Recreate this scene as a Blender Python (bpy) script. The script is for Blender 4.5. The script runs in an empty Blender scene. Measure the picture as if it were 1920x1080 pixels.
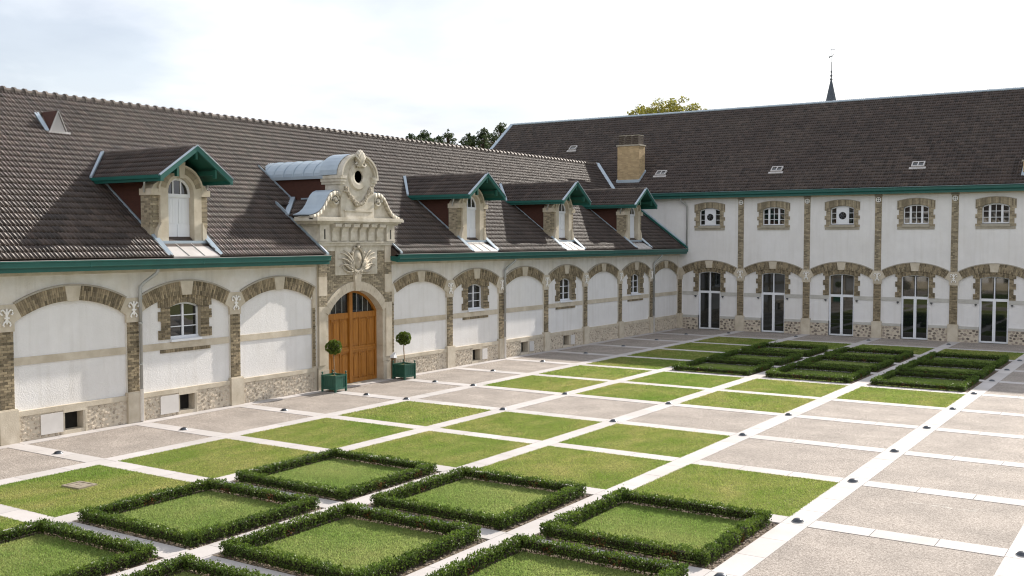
import bpy, math, random
import numpy as np
from mathutils import Vector, Matrix
R = math.radians
random.seed(7)
rng = np.random.default_rng(11)
scene = bpy.context.scene
COL = scene.collection

# ------------------------------------------------------------------ camera
cam_d = bpy.data.cameras.new('camera'); cam = bpy.data.objects.new('camera', cam_d); COL.objects.link(cam)
cam_d.sensor_width = 36; cam_d.lens = 36.52; cam_d.clip_end = 2000
cam.location = (26.522, -15.884, 5.515)
cam.rotation_euler = (R(90 - 2.684), 0, R(33.022))
scene.camera = cam
CAM = Vector(cam.location)

# ------------------------------------------------------------------ sky, sun, exposure
SUN_EL, SUN_AZ = 28.5, 6.5           # degrees; azimuth from +Y towards +X
world = bpy.data.worlds.new('World'); scene.world = world; world.use_nodes = True
wn, wl = world.node_tree.nodes, world.node_tree.links
wn.clear()
w_out = wn.new('ShaderNodeOutputWorld'); w_bg = wn.new('ShaderNodeBackground')
w_sky = wn.new('ShaderNodeTexSky'); w_sky.sky_type = 'NISHITA'; w_sky.sun_disc = False
w_sky.sun_elevation = R(SUN_EL); w_sky.sun_rotation = R(SUN_AZ); w_sky.dust_density = 2.0; w_sky.ozone_density = 2.0
w_bg.inputs['Strength'].default_value = 0.062
w_tc = wn.new('ShaderNodeTexCoord'); w_sep = wn.new('ShaderNodeSeparateXYZ')
wl.new(w_tc.outputs['Generated'], w_sep.inputs[0])
w_add = wn.new('ShaderNodeMath'); w_add.operation = 'ADD'; w_add.inputs[1].default_value = 0.16
w_max = wn.new('ShaderNodeMath'); w_max.operation = 'MAXIMUM'; w_max.inputs[1].default_value = 0.0
wl.new(w_sep.outputs['Z'], w_max.inputs[0]); wl.new(w_max.outputs[0], w_add.inputs[0])
w_dx = wn.new('ShaderNodeMath'); w_dx.operation = 'DIVIDE'; wl.new(w_sep.outputs['X'], w_dx.inputs[0]); wl.new(w_add.outputs[0], w_dx.inputs[1])
w_dy = wn.new('ShaderNodeMath'); w_dy.operation = 'DIVIDE'; wl.new(w_sep.outputs['Y'], w_dy.inputs[0]); wl.new(w_add.outputs[0], w_dy.inputs[1])
w_cmb = wn.new('ShaderNodeCombineXYZ'); wl.new(w_dx.outputs[0], w_cmb.inputs[0]); wl.new(w_dy.outputs[0], w_cmb.inputs[1])
w_cmb.inputs[2].default_value = 12.7
w_n = wn.new('ShaderNodeTexNoise'); w_n.inputs['Scale'].default_value = 0.75; w_n.inputs['Detail'].default_value = 7; w_n.inputs['Roughness'].default_value = 0.52
w_n.inputs['Distortion'].default_value = 0.3
wl.new(w_cmb.outputs[0], w_n.inputs['Vector'])
w_r = wn.new('ShaderNodeValToRGB'); w_r.color_ramp.elements[0].position = 0.36; w_r.color_ramp.elements[1].position = 0.56; w_r.color_ramp.elements[0].color = (.46, .46, .46, 1)
wl.new(w_n.outputs['Fac'], w_r.inputs[0])
# cloud brightness varies (grey bellies, white tops)
w_n2 = wn.new('ShaderNodeTexNoise'); w_n2.inputs['Scale'].default_value = 1.7; w_n2.inputs['Detail'].default_value = 5
wl.new(w_cmb.outputs[0], w_n2.inputs['Vector'])
w_r2 = wn.new('ShaderNodeValToRGB')
w_r2.color_ramp.elements[0].position = 0.32; w_r2.color_ramp.elements[0].color = (7.2, 7.4, 8.1, 1)
w_r2.color_ramp.elements[1].position = 0.62; w_r2.color_ramp.elements[1].color = (9.6, 9.8, 10.2, 1)
wl.new(w_n2.outputs['Fac'], w_r2.inputs[0])
w_mix = wn.new('ShaderNodeMix'); w_mix.data_type = 'RGBA'
wl.new(w_r.outputs['Color'], w_mix.inputs['Factor']); wl.new(w_sky.outputs[0], w_mix.inputs['A']); wl.new(w_r2.outputs['Color'], w_mix.inputs['B'])
wl.new(w_mix.outputs['Result'], w_bg.inputs['Color']); wl.new(w_bg.outputs[0], w_out.inputs['Surface'])

sd = bpy.data.lights.new('sun', 'SUN'); sun = bpy.data.objects.new('sun', sd); COL.objects.link(sun)
sd.energy = 4.1; sd.angle = R(0.55); sd.color = (1.0, 0.92, 0.82)
sdir = Vector((math.sin(R(SUN_AZ)) * math.cos(R(SUN_EL)), math.cos(R(SUN_AZ)) * math.cos(R(SUN_EL)), math.sin(R(SUN_EL))))
sun.rotation_euler = sdir.to_track_quat('Z', 'Y').to_euler(); sun.location = (0, 60, 60)
scene.view_settings.view_transform = 'Standard'; scene.view_settings.look = 'None'
scene.view_settings.exposure = 1.06; scene.view_settings.gamma = 1.0
scene.view_settings.use_curve_mapping = False
scene.cycles.filter_width = 1.15

# ------------------------------------------------------------------ materials
def _sock(n, *names):
    for k in names:
        if k in n.inputs: return n.inputs[k]
def mk(name, c1, c2=None, scale=6.0, rough=0.8, bump=0.0, bscale=40.0, tint=0.0, metal=0.0, spec=0.3, c3=None, scale3=0.6,
       amt3=0.5, stretch=(1, 1, 1), trans=0.0, detail=6, coat=0.0, streak=0.0):
    m = bpy.data.materials.new(name); m.use_nodes = True
    nt = m.node_tree; n, l = nt.nodes, nt.links
    b = n['Principled BSDF']; b.inputs['Roughness'].default_value = rough; b.inputs['Metallic'].default_value = metal
    b.inputs['Specular IOR Level'].default_value = spec
    if coat: b.inputs['Coat Weight'].default_value = coat; b.inputs['Coat Roughness'].default_value = .15
    geo = n.new('ShaderNodeNewGeometry'); mp = n.new('ShaderNodeMapping'); mp.inputs['Scale'].default_value = stretch
    l.new(geo.outputs['Position'], mp.inputs['Vector'])
    col = None
    def noise(s, d=detail, r=0.6):
        t = n.new('ShaderNodeTexNoise'); t.inputs['Scale'].default_value = s; t.inputs['Detail'].default_value = d
        t.inputs['Roughness'].default_value = r; l.new(mp.outputs[0], t.inputs['Vector']); return t
    def ramp(fac, a, bb, lo=.3, hi=.7):
        r = n.new('ShaderNodeValToRGB'); r.color_ramp.elements[0].position = lo; r.color_ramp.elements[1].position = hi
        r.color_ramp.elements[0].color = (*a, 1); r.color_ramp.elements[1].color = (*bb, 1); l.new(fac, r.inputs[0]); return r
    if c2 is None: c2 = tuple(x * 0.86 for x in c1)
    col = ramp(noise(scale).outputs['Fac'], c1, c2).outputs[0]
    if c3 is not None:
        mx = n.new('ShaderNodeMix'); mx.data_type = 'RGBA'
        f = ramp(noise(scale3, 4).outputs['Fac'], (0, 0, 0), (amt3,) * 3, .42, .66)
        l.new(f.outputs[0], mx.inputs['Factor']); l.new(col, mx.inputs['A']); mx.inputs['B'].default_value = (*c3, 1); col = mx.outputs['Result']
    if streak:
        mp2 = n.new('ShaderNodeMapping'); mp2.inputs['Scale'].default_value = (5, 5, .35); l.new(geo.outputs['Position'], mp2.inputs['Vector'])
        t2 = n.new('ShaderNodeTexNoise'); t2.inputs['Scale'].default_value = 1.0; t2.inputs['Detail'].default_value = 5; l.new(mp2.outputs[0], t2.inputs['Vector'])
        f2 = ramp(t2.outputs['Fac'], (0, 0, 0), (streak,) * 3, .48, .72)
        m2 = n.new('ShaderNodeMix'); m2.data_type = 'RGBA'; l.new(f2.outputs[0], m2.inputs['Factor']); l.new(col, m2.inputs['A']); m2.inputs['B'].default_value = (.42, .39, .34, 1); col = m2.outputs['Result']
    if tint:
        at = n.new('ShaderNodeAttribute'); at.attribute_name = 'tint'
        mr = n.new('ShaderNodeMapRange'); mr.inputs['To Min'].default_value = 1 - tint; mr.inputs['To Max'].default_value = 1 + tint
        l.new(at.outputs['Fac'], mr.inputs['Value'])
        mv = n.new('ShaderNodeVectorMath'); mv.operation = 'SCALE'; l.new(col, mv.inputs[0]); l.new(mr.outputs[0], mv.inputs['Scale']); col = mv.outputs[0]
    l.new(col, b.inputs['Base Color'])
    if bump:
        bp = n.new('ShaderNodeBump'); bp.inputs['Strength'].default_value = bump; bp.inputs['Distance'].default_value = 0.02
        l.new(noise(bscale, 4).outputs['Fac'], bp.inputs['Height']); l.new(bp.outputs[0], b.inputs['Normal'])
    if trans:
        tr = n.new('ShaderNodeBsdfTranslucent'); l.new(col, tr.inputs['Color'])
        ms = n.new('ShaderNodeMixShader'); ms.inputs[0].default_value = trans
        l.new(b.outputs[0], ms.inputs[1]); l.new(tr.outputs[0], ms.inputs[2]); l.new(ms.outputs[0], n['Material Output'].inputs['Surface'])
    return m

M = {}
M['render'] = mk('white render', (.75, .742, .742), (.69, .682, .682), 1.6, .9, .5, 26, c3=(.58, .55, .50), scale3=.5, amt3=.18, streak=.16)
M['rough'] = mk('roughcast', (.72, .70, .67), (.63, .60, .55), 2.5, .95, .55, 38, c3=(.58, .52, .42), scale3=.9, amt3=.35, streak=.3)
M['brick'] = mk('ochre brick', (.285, .235, .155), (.175, .140, .092), 9, .9, .4, 60, tint=.48)
M['brickpale'] = mk('pale brick', (.36, .31, .225), (.24, .20, .14), 9, .9, .4, 60, tint=.4)
M['mortar'] = mk('mortar', (.40, .35, .27), (.30, .26, .19), 20, .95, .4, 90)
M['stone'] = mk('limestone', (.60, .545, .45), (.49, .43, .34), 3.0, .88, .3, 30, c3=(.33, .28, .20), scale3=1.3, amt3=.45)
M['stonepale'] = mk('carved limestone', (.62, .585, .515), (.48, .445, .375), 3.5, .85, .3, 35, c3=(.30, .26, .18), scale3=2.2, amt3=.5)
M['stonecool'] = mk('pale grey stone', (.52, .51, .48), (.42, .41, .38), 3, .88, .3, 40)
M['stonegrey'] = mk('weathered sill stone', (.40, .37, .31), (.30, .27, .22), 4, .9, .3, 40)
M['rubblestone'] = mk('rubble stone', (.50, .44, .36), (.38, .325, .26), 7, .9, .5, 45, tint=.36)
M['rubbledark'] = mk('dark rubble stone', (.34, .295, .25), (.21, .175, .15), 7, .9, .5, 45, tint=.55)
M['pebble'] = mk('bed pebbles', (.30, .25, .20), (.18, .145, .11), 9, .9, tint=.5)
M['rubblemortar'] = mk('rubble mortar', (.58, .52, .43), (.48, .42, .33), 8, .95, .5, 70)
M['green'] = mk('green painted timber', (.013, .105, .088), (.010, .085, .072), 2, .42, .05, 30, spec=.4)
M['greendark'] = mk('green soffit paint', (.012, .085, .062), (.010, .07, .05), 2, .6)
M['greentub'] = mk('green tub paint', (.014, .090, .062), (.010, .065, .045), 5, .38, .08, 40, spec=.45)
M['tile'] = mk('brown clay tile', (.054, .036, .029), (.036, .025, .021), 6.0, .50, .2, 60, tint=.45, spec=.45, c3=(.082, .062, .050), scale3=.45, amt3=.45)
M['ridge'] = mk('ridge tile', (.13, .105, .09), (.08, .065, .055), 5, .6, .2, 50, tint=.3)
M['lead'] = mk('zinc sheet', (.38, .45, .51), (.31, .38, .45), 1.8, .42, .08, 12, metal=.2, spec=.5)
M['leadpale'] = mk('pale zinc apron', (.50, .48, .47), (.42, .40, .39), 2, .55, .05, 14, metal=.25)
M['zincpipe'] = mk('zinc pipe', (.45, .46, .45), (.36, .37, .37), 3, .45, 0, metal=.4)
M['cladding'] = mk('red-brown cladding', (.075, .028, .018), (.05, .02, .014), 6, .7, .2, 25, stretch=(1, 1, 4))
M['white'] = mk('white painted joinery', (.74, .76, .80), (.68, .70, .75), 2, .4, spec=.4)
M['iron'] = mk('white painted iron', (.82, .81, .79), (.74, .73, .70), 8, .5)
M['plate'] = mk('pale cover plate', (.62, .60, .58), (.56, .54, .52), 3, .7)
M['dark'] = mk('dark interior', (.012, .011, .010), (.02, .018, .015), 3, .9)
M['glass'] = mk('window glass', (.006, .009, .009), (.010, .012, .012), 1, .03, spec=1.0)
M['oak'] = mk('varnished oak', (.43, .180, .028), (.255, .095, .013), 5, .40, .2, 20, stretch=(6, 6, .4), spec=.4, c3=(.17, .065, .012), scale3=2.2, amt3=.25)
M['path'] = mk('pale paving stone', (.475, .452, .448), (.42, .395, .388), 1.2, .8, .12, 60, c3=(.36, .335, .31), scale3=.5, amt3=.4, tint=.07)
M['soil'] = mk('lawn soil', (.15, .18, .04), (.21, .20, .07), 3, .95, .5, 40)
M['earth'] = mk('dark mulch', (.085, .062, .042), (.16, .125, .09), 14, .95, .6, 50)
M['steel'] = mk('dark steel', (.10, .11, .125), (.07, .075, .085), 9, .32, metal=.8, spec=.5)
M['chim'] = mk('tan chimney brick', (.50, .38, .225), (.42, .31, .18), 4, .9, .5, 45, tint=.15)
M['flue'] = mk('sooty flue brick', (.085, .062, .050), (.05, .04, .034), 8, .9, .3, 40)
M['stoneworn'] = mk('worn carving', (.50, .455, .375), (.30, .265, .205), 7, .9, .4, 40)
M['slate'] = mk('blue slate', (.070, .085, .105), (.05, .06, .08), 5, .5, .2, 30)
M['bark'] = mk('bark', (.11, .075, .05), (.07, .05, .035), 12, .9, .5, 30)
M['barkpale'] = mk('pale bark', (.30, .20, .12), (.20, .13, .08), 20, .9, .4, 50)
M['chalk'] = mk('chalk', (.75, .72, .68), (.6, .57, .52), 30, .9)
M['cast'] = mk('cast manhole', (.20, .17, .13), (.30, .26, .20), 8, .8, .3, 60)
M['postwood'] = mk('post timber', (.16, .10, .05), (.11, .07, .04), 9, .7)
M['curtain'] = mk('window blind', (.55, .52, .44), (.5, .47, .4), 3, .8)

def leafmat(name, a, b, sc, trans=.3, rough=.42, tint=.5, spec=.45):
    return mk(name, a, b, sc, rough, tint=tint, trans=trans, spec=spec)
M['box'] = leafmat('box leaves', (.105, .155, .023), (.055, .100, .016), 3.0, .38, .48, .65, .35)
M['topiary'] = leafmat('topiary leaves', (.115, .165, .018), (.075, .120, .014), 6, .35, .45, .5)
M['dryleaf'] = leafmat('dry leaves', (.22, .10, .03), (.14, .06, .02), 6, .3, .6, .4)
M['autumn'] = leafmat('autumn leaves', (.17, .19, .030), (.24, .20, .035), .8, .5, .5, .35)
M['pine'] = leafmat('pine needles', (.035, .065, .022), (.060, .080, .028), .5, .25, .55, .5)
M['grass'] = mk('lawn grass', (.220, .295, .060), (.410, .385, .155), 1.4, .55, tint=.40, trans=.5, spec=.3, c3=(.150, .270, .040), scale3=.33, amt3=.75, stretch=(1, .6, 1))
M['grassin'] = mk('inner lawn grass', (.235, .325, .095), (.340, .375, .140), 2.0, .55, tint=.36, trans=.5, spec=.3, c3=(.140, .250, .045), scale3=.5, amt3=.7)

def gravel_mat():
    m = bpy.data.materials.new('washed gravel concrete'); m.use_nodes = True
    n, l = m.node_tree.nodes, m.node_tree.links; b = n['Principled BSDF']; b.inputs['Roughness'].default_value = .88
    b.inputs['Specular IOR Level'].default_value = .3
    g = n.new('ShaderNodeNewGeometry')
    v = n.new('ShaderNodeTexVoronoi'); v.inputs['Scale'].default_value = 64; l.new(g.outputs['Position'], v.inputs['Vector'])
    r = n.new('ShaderNodeValToRGB'); e = r.color_ramp.elements
    e[0].position = 0; e[0].color = (.135, .113, .096, 1); e[1].position = 1; e[1].color = (.45, .408, .37, 1)
    e.new(.38).color = (.252, .220, .194, 1); e.new(.72).color = (.318, .282, .252, 1)
    sp = n.new('ShaderNodeSeparateColor'); l.new(v.outputs['Color'], sp.inputs[0]); l.new(sp.outputs[0], r.inputs[0])
    t = n.new('ShaderNodeTexNoise'); t.inputs['Scale'].default_value = .9; t.inputs['Detail'].default_value = 6; l.new(g.outputs['Position'], t.inputs['Vector'])
    mr = n.new('ShaderNodeMapRange'); mr.inputs['From Min'].default_value = .3; mr.inputs['From Max'].default_value = .7
    mr.inputs['To Min'].default_value = .80; mr.inputs['To Max'].default_value = 1.14; l.new(t.outputs['Fac'], mr.inputs['Value'])
    s = n.new('ShaderNodeVectorMath'); s.operation = 'SCALE'; l.new(r.outputs[0], s.inputs[0]); l.new(mr.outputs[0], s.inputs['Scale'])
    l.new(s.outputs[0], b.inputs['Base Color'])
    bp = n.new('ShaderNodeBump'); bp.inputs['Strength'].default_value = .5; bp.inputs['Distance'].default_value = .008
    l.new(v.outputs['Distance'], bp.inputs['Height']); bp.invert = True; l.new(bp.outputs[0], b.inputs['Normal'])
    return m
M['gravel'] = gravel_mat()

# ------------------------------------------------------------------ mesh helpers
class MB:
    """collects polygons (local coordinates through tf) with a tint and a material slot for each"""
    def __init__(self, *mats, tf=None):
        self.v, self.f, self.t, self.m = [], [], [], []
        self.mats = [M[k] for k in mats]; self.tf = tf or (lambda a, b, c: (a, b, c))
    def poly(self, pts, tint=.5, mi=0):
        i = len(self.v); self.v += [self.tf(*p) for p in pts]; self.f.append(tuple(range(i, i + len(pts)))); self.t.append(tint); self.m.append(mi)
    def hexa(self, p, tint=.5, mi=0):
        """8 corners: 0-3 one face, 4-7 the opposite"""
        i = len(self.v); self.v += [self.tf(*q) for q in p]
        for a in ((0, 1, 2, 3), (7, 6, 5, 4), (0, 4, 5, 1), (1, 5, 6, 2), (2, 6, 7, 3), (3, 7, 4, 0)):
            self.f.append(tuple(i + k for k in a)); self.t.append(tint); self.m.append(mi)
    def box(self, a0, a1, b0, b1, c0, c1, tint=.5, mi=0):
        self.hexa([(a0, b0, c0), (a1, b0, c0), (a1, b1, c0), (a0, b1, c0), (a0, b0, c1), (a1, b0, c1), (a1, b1, c1), (a0, b1, c1)], tint, mi)
    def prism(self, pts, lift, tint=.5, mi=0):
        """closed outline pts (3-D) moved by lift"""
        k = len(pts); i = len(self.v)
        self.v += [self.tf(*p) for p in pts] + [self.tf(p[0] + lift[0], p[1] + lift[1], p[2] + lift[2]) for p in pts]
        fs = [tuple(range(i, i + k)), tuple(range(i + 2 * k - 1, i + k - 1, -1))]
        fs += [(i + a, i + (a + 1) % k, i + k + (a + 1) % k, i + k + a) for a in range(k)]
        self.f += fs; self.t += [tint] * len(fs); self.m += [mi] * len(fs)
    def tube(self, pts, r, seg=8, tint=.5, mi=0, r2=None):
        pts = [Vector(p) for p in pts]; n = len(pts); rings = []
        ref = Vector((0, 0, 1)) if abs((pts[-1] - pts[0]).normalized().z) < .9 else Vector((1, 0, 0))
        i0 = len(self.v)
        for k, p in enumerate(pts):
            d = (pts[min(k + 1, n - 1)] - pts[max(k - 1, 0)]).normalized()
            a = d.cross(ref); a = a.normalized() if a.length > 1e-6 else d.orthogonal().normalized(); b = d.cross(a)
            rr = r if r2 is None else r + (r2 - r) * k / (n - 1)
            for s in range(seg):
                q = p + (a * math.cos(2 * math.pi * s / seg) + b * math.sin(2 * math.pi * s / seg)) * rr
                self.v.append(self.tf(*q))
        for k in range(n - 1):
            for s in range(seg):
                self.f.append((i0 + k * seg + s, i0 + k * seg + (s + 1) % seg, i0 + (k + 1) * seg + (s + 1) % seg, i0 + (k + 1) * seg + s)); self.t.append(tint); self.m.append(mi)
        for e in (0, n - 1):
            self.f.append(tuple(i0 + e * seg + s for s in range(seg))); self.t.append(tint); self.m.append(mi)
    def lathe(self, c, prof, seg=16, tint=.5, mi=0, axis=2):
        """prof: (radius, height) about an axis through c"""
        i0 = len(self.v)
        for r, h in prof:
            for s in range(seg):
                a = 2 * math.pi * s / seg; p = [r * math.cos(a), r * math.sin(a)]
                q = {2: (p[0], p[1], h), 0: (h, p[0], p[1]), 1: (p[0], h, p[1])}[axis]
                self.v.append(self.tf(c[0] + q[0], c[1] + q[1], c[2] + q[2]))
        for k in range(len(prof) - 1):
            for s in range(seg):
                self.f.append((i0 + k * seg + s, i0 + k * seg + (s + 1) % seg, i0 + (k + 1) * seg + (s + 1) % seg, i0 + (k + 1) * seg + s)); self.t.append(tint); self.m.append(mi)
        for e in (0, len(prof) - 1):
            if prof[e][0] > 1e-4: self.f.append(tuple(i0 + e * seg + s for s in range(seg))); self.t.append(tint); self.m.append(mi)
    def blob(self, c, rx, ry, rz, seg=8, rings=5, tint=.5, mi=0):
        self.lathe_e(c, rx, ry, rz, seg, rings, tint, mi)
    def lathe_e(self, c, rx, ry, rz, seg, rings, tint, mi):
        i0 = len(self.v)
        for k in range(rings + 1):
            ph = math.pi * k / rings
            for s in range(seg):
                a = 2 * math.pi * s / seg
                self.v.append(self.tf(c[0] + rx * math.sin(ph) * math.cos(a), c[1] + ry * math.sin(ph) * math.sin(a), c[2] + rz * math.cos(ph)))
        for k in range(rings):
            for s in range(seg):
                self.f.append((i0 + k * seg + s, i0 + k * seg + (s + 1) % seg, i0 + (k + 1) * seg + (s + 1) % seg, i0 + (k + 1) * seg + s)); self.t.append(tint); self.m.append(mi)
    def mesh(self, name, smooth=False):
        me = bpy.data.meshes.new(name); me.from_pydata(self.v, [], self.f)
        for m in self.mats: me.materials.append(m)
        if len(self.mats) > 1: me.polygons.foreach_set('material_index', self.m)
        at = me.attributes.new('tint', 'FLOAT', 'FACE'); at.data.foreach_set('value', self.t)
        if smooth: me.polygons.foreach_set('use_smooth', [True] * len(self.f))
        me.update(); return me
    def build(self, name, parent=None, loc=(0, 0, 0), smooth=False):
        return link(name, self.mesh(name, smooth), parent, loc)

def link(name, me, parent=None, loc=(0, 0, 0), kind=None):
    o = bpy.data.objects.new(name, me); COL.objects.link(o); o.location = loc
    if parent is not None: o.parent = parent
    if kind: o['kind'] = kind
    return o
def thing(name, label, cat, loc=(0, 0, 0), rotz=0, group=None):
    o = bpy.data.objects.new(name, None); COL.objects.link(o); o.location = loc; o.rotation_euler = (0, 0, rotz)
    o.empty_display_size = .2
    return tag(o, label, cat, group)
def tag(o, label, cat, group=None):
    o['label'] = label; o['category'] = cat
    if group: o['group'] = group
    return o
def struct(o): o['kind'] = 'structure'; return o
def stuff(o): o['kind'] = 'stuff'; return o
def copy_tree(o, parent=None):
    c = o.copy(); COL.objects.link(c); c.parent = parent
    for ch in list(o.children): copy_tree(ch, c)
    return c
def np_mesh(name, verts, faces, tint, mats, mi=None):
    """verts (n,3), faces (m,k) int, tint (m,)"""
    me = bpy.data.meshes.new(name); k = faces.shape[1]; m = len(faces)
    me.vertices.add(len(verts)); me.vertices.foreach_set('co', verts.astype(np.float32).ravel())
    me.loops.add(m * k); me.loops.foreach_set('vertex_index', faces.astype(np.int32).ravel())
    me.polygons.add(m); me.polygons.foreach_set('loop_start', np.arange(0, m * k, k, dtype=np.int32))
    try: me.polygons.foreach_set('loop_total', np.full(m, k, dtype=np.int32))
    except Exception: pass
    for x in mats: me.materials.append(x)
    if mi is not None: me.polygons.foreach_set('material_index', mi.astype(np.int32))
    me.update(calc_edges=True)
    at = me.attributes.new('tint', 'FLOAT', 'FACE'); at.data.foreach_set('value', tint.astype(np.float32))
    return me
rt = lambda: random.random()

# ------------------------------------------------------------------ ground
LX = [0.0, 4.06, 8.06, 12.07, 16.16, 20.27, 24.25, 28.3, 32.3]     # longitudinal stone strips
TY = {k: 4.0 * k for k in range(-4, 11)}                             # transverse strips
HW, HT = 0.26, 0.27
YB, YF = 44.0, -19.9
mb = MB('soil'); mb.poly([(-400, -400, -.07), (400, -400, -.07), (400, 500, -.07), (-400, 500, -.07)])
struct(mb.build('ground'))
def slab_run(mb, x0, x1, y0, y1, along):
    n = max(1, round(((x1 - x0) if along == 0 else (y1 - y0)) / 1.18)); g = .006
    for i in range(n):
        t = rt()
        if along == 0:
            a, b = x0 + (x1 - x0) * i / n + g, x0 + (x1 - x0) * (i + 1) / n - g; mb.box(a, b, y0, y1, -.06, rt() * .002, t)
        else:
            a, b = y0 + (y1 - y0) * i / n + g, y0 + (y1 - y0) * (i + 1) / n - g; mb.box(x0, x1, a, b, -.06, rt() * .002, t)
for i, x in enumerate(LX):
    mb = MB('path')
    if i == 0: slab_run(mb, .03, .42, YF, 43.97, 1)
    else: slab_run(mb, x - HW, x + HW, YF, 43.97, 1)
    struct(mb.build('stone_path'))
for k, y in TY.items():
    mb = MB('path')
    for i in range(len(LX) - 1):
        slab_run(mb, LX[i] + (HW if i else .42) + .004, LX[i + 1] - HW - .004, y - HT, y + HT, 0)
    struct(mb.build('stone_path'))

HEDGE, LAWN = set(), set()
for r in range(-5, 10):
    if r == 3: continue
    if r >= -3: LAWN.add((1, r))
for c in (2, 3, 4):
    for r in (-2, -1, 0, 6, 7, 8): HEDGE.add((c, r))
    for r in (-3, 1, 5, 9): LAWN.add((c, r))
    if c < 4: LAWN.add((c, 2)); LAWN.add((c, 4))
def cell(c, r):
    x0 = LX[c] + (HW if c else .42); x1 = LX[c + 1] - HW; y0 = TY[r] + HT; y1 = (TY[r + 1] - HT) if r + 1 in TY else 43.97
    return x0, x1, y0, y1

def blades(n, hw, hl, h, w, seed):
    g = np.random.default_rng(seed)
    x = g.uniform(-hw, hw, n); y = g.uniform(-hl, hl, n); a = g.uniform(0, 2 * np.pi, n)
    hh = h * g.uniform(.55, 1.25, n); lean = h * g.uniform(.1, .9, n); la = g.uniform(0, 2 * np.pi, n)
    ww = w * g.uniform(.7, 1.3, n)
    v = np.empty((n, 3, 3))
    v[:, 0] = np.stack([x - np.cos(a) * ww, y - np.sin(a) * ww, np.full(n, -.004)], 1)
    v[:, 1] = np.stack([x + np.cos(a) * ww, y + np.sin(a) * ww, np.full(n, -.004)], 1)
    v[:, 2] = np.stack([x + np.cos(la) * lean, y + np.sin(la) * lean, hh], 1)
    return v.reshape(-1, 3), np.arange(n * 3).reshape(n, 3), g.uniform(0, 1, n)
LAWN_W, LAWN_L = (LX[2] - LX[1]) / 2 - HW, 2 - HT
near_mesh = [np_mesh('grass', *blades(42000, LAWN_W, LAWN_L, .026, .010, s), [M['grass']]) for s in (1, 2, 3)]
mid_mesh = [np_mesh('grass', *blades(20000, LAWN_W, LAWN_L, .028, .016, s), [M['grass']]) for s in (4, 5)]
far_mesh = [np_mesh('grass', *blades(9000, LAWN_W, LAWN_L, .030, .026, s), [M['grass']]) for s in (6, 7)]
innear = [np_mesh('grass', *blades(31000, 1.45, 1.45, .026, .010, s), [M['grassin']]) for s in (8, 9)]
infar = [np_mesh('grass', *blades(8000, 1.45, 1.45, .03, .024, s), [M['grassin']]) for s in (10,)]
for c in range(len(LX) - 1):
    for r in range(-4, 11):
        if r == 10: y1_extra = 0
        x0, x1, y0, y1 = cell(c, r); cx, cy = (x0 + x1) / 2, (y0 + y1) / 2
        d = (Vector((cx, cy, 0)) - CAM).length
        if (c, r) in LAWN:
            mb = MB('soil'); mb.poly([(x0, y0, -.008), (x1, y0, -.008), (x1, y1, -.008), (x0, y1, -.008)])
            o = struct(mb.build('lawn'))
            ms = near_mesh if d < 32 else mid_mesh if d < 42 else far_mesh
            g = link('grass', random.choice(ms), o, (cx, cy, -.008), 'stuff'); g.rotation_euler = (0, 0, random.choice((0, math.pi)))
            g.scale = (((x1 - x0) / 2 + .022) / LAWN_W, ((y1 - y0) / 2 + .022) / LAWN_L, 1)
        elif (c, r) in HEDGE:
            mb = MB('earth'); mb.poly([(x0, y0, -.03), (x1, y0, -.03), (x1, y1, -.03), (x0, y1, -.03)])
            bed = struct(mb.build('gravel_bed'))
            if d < 45:
                gb = MB('pebble')
                for _ in range(420 if d < 34 else 120):
                    s = rt()
                    if rt() < .5: px, py = random.uniform(x0, x1), (random.uniform(y0, y0 + .2) if s < .5 else random.uniform(y1 - .2, y1))
                    else: px, py = (random.uniform(x0, x0 + .2) if s < .5 else random.uniform(x1 - .2, x1)), random.uniform(y0, y1)
                    q = random.uniform(.015, .038); gb.lathe((px, py, -.03), [(q, 0), (q * .8, q * .6), (0, q * .85)], 5, rt())
                stuff(gb.build('pebbles', bed))
            mb = MB('soil'); mb.poly([(cx - 1.46, cy - 1.46, -.012), (cx + 1.46, cy - 1.46, -.012), (cx + 1.46, cy + 1.46, -.012), (cx - 1.46, cy + 1.46, -.012)])
            o = struct(mb.build('lawn'))
            g = link('grass', random.choice(innear if d < 38 else infar), o, (cx, cy, -.008), 'stuff'); g.rotation_euler = (0, 0, random.choice((0, math.pi)))
        else:
            mb = MB('gravel'); mb.poly([(x0, y0, -.008), (x1, y0, -.008), (x1, y1, -.008), (x0, y1, -.008)])
            struct(mb.build('gravel_panel'))

# ------------------------------------------------------------------ shared facade pieces
RI, CZ = 3.307, 0.473          # intrados radius and centre height of the blind arches
RO = RI + .42
TFL = lambda u, v, z: (v, u, z)          # left wing: u along +Y, v outwards +X
TFB = lambda u, v, z: (u, -v, z)         # back wing: u along +X, v outwards -Y (under an Empty at y=44)
PD = -.055                                # recess of the rendered panels
def arc(r, a): return r * math.sin(a), CZ + r * math.cos(a)
def zin(u): return CZ + math.sqrt(RI * RI - u * u)

def bricks(mb, u0, u1, z0, z1, v0, v1, bw=.215, bh=.072, j=.011, mi=0, clip=None):
    rows = max(1, round((z1 - z0) / bh)); bh = (z1 - z0) / rows
    for r in range(rows):
        u = u0 - (bw / 2 if r % 2 else 0)
        while u < u1 - .01:
            a, b = max(u, u0), min(u + bw, u1)
            if b - a > .03:
                zz = z0 + r * bh
                if clip is None or clip((a + b) / 2, zz + bh / 2):
                    mb.box(a + j / 2, b - j / 2, v0, v1 + random.uniform(-.004, .006), zz + j / 2, zz + bh - j / 2, rt(), mi)
            u += bw
def quoin_u(z, wide, narrow, z0):      # toothed edge
    return wide if int((z - z0) / .29) % 2 == 0 else narrow

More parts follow.
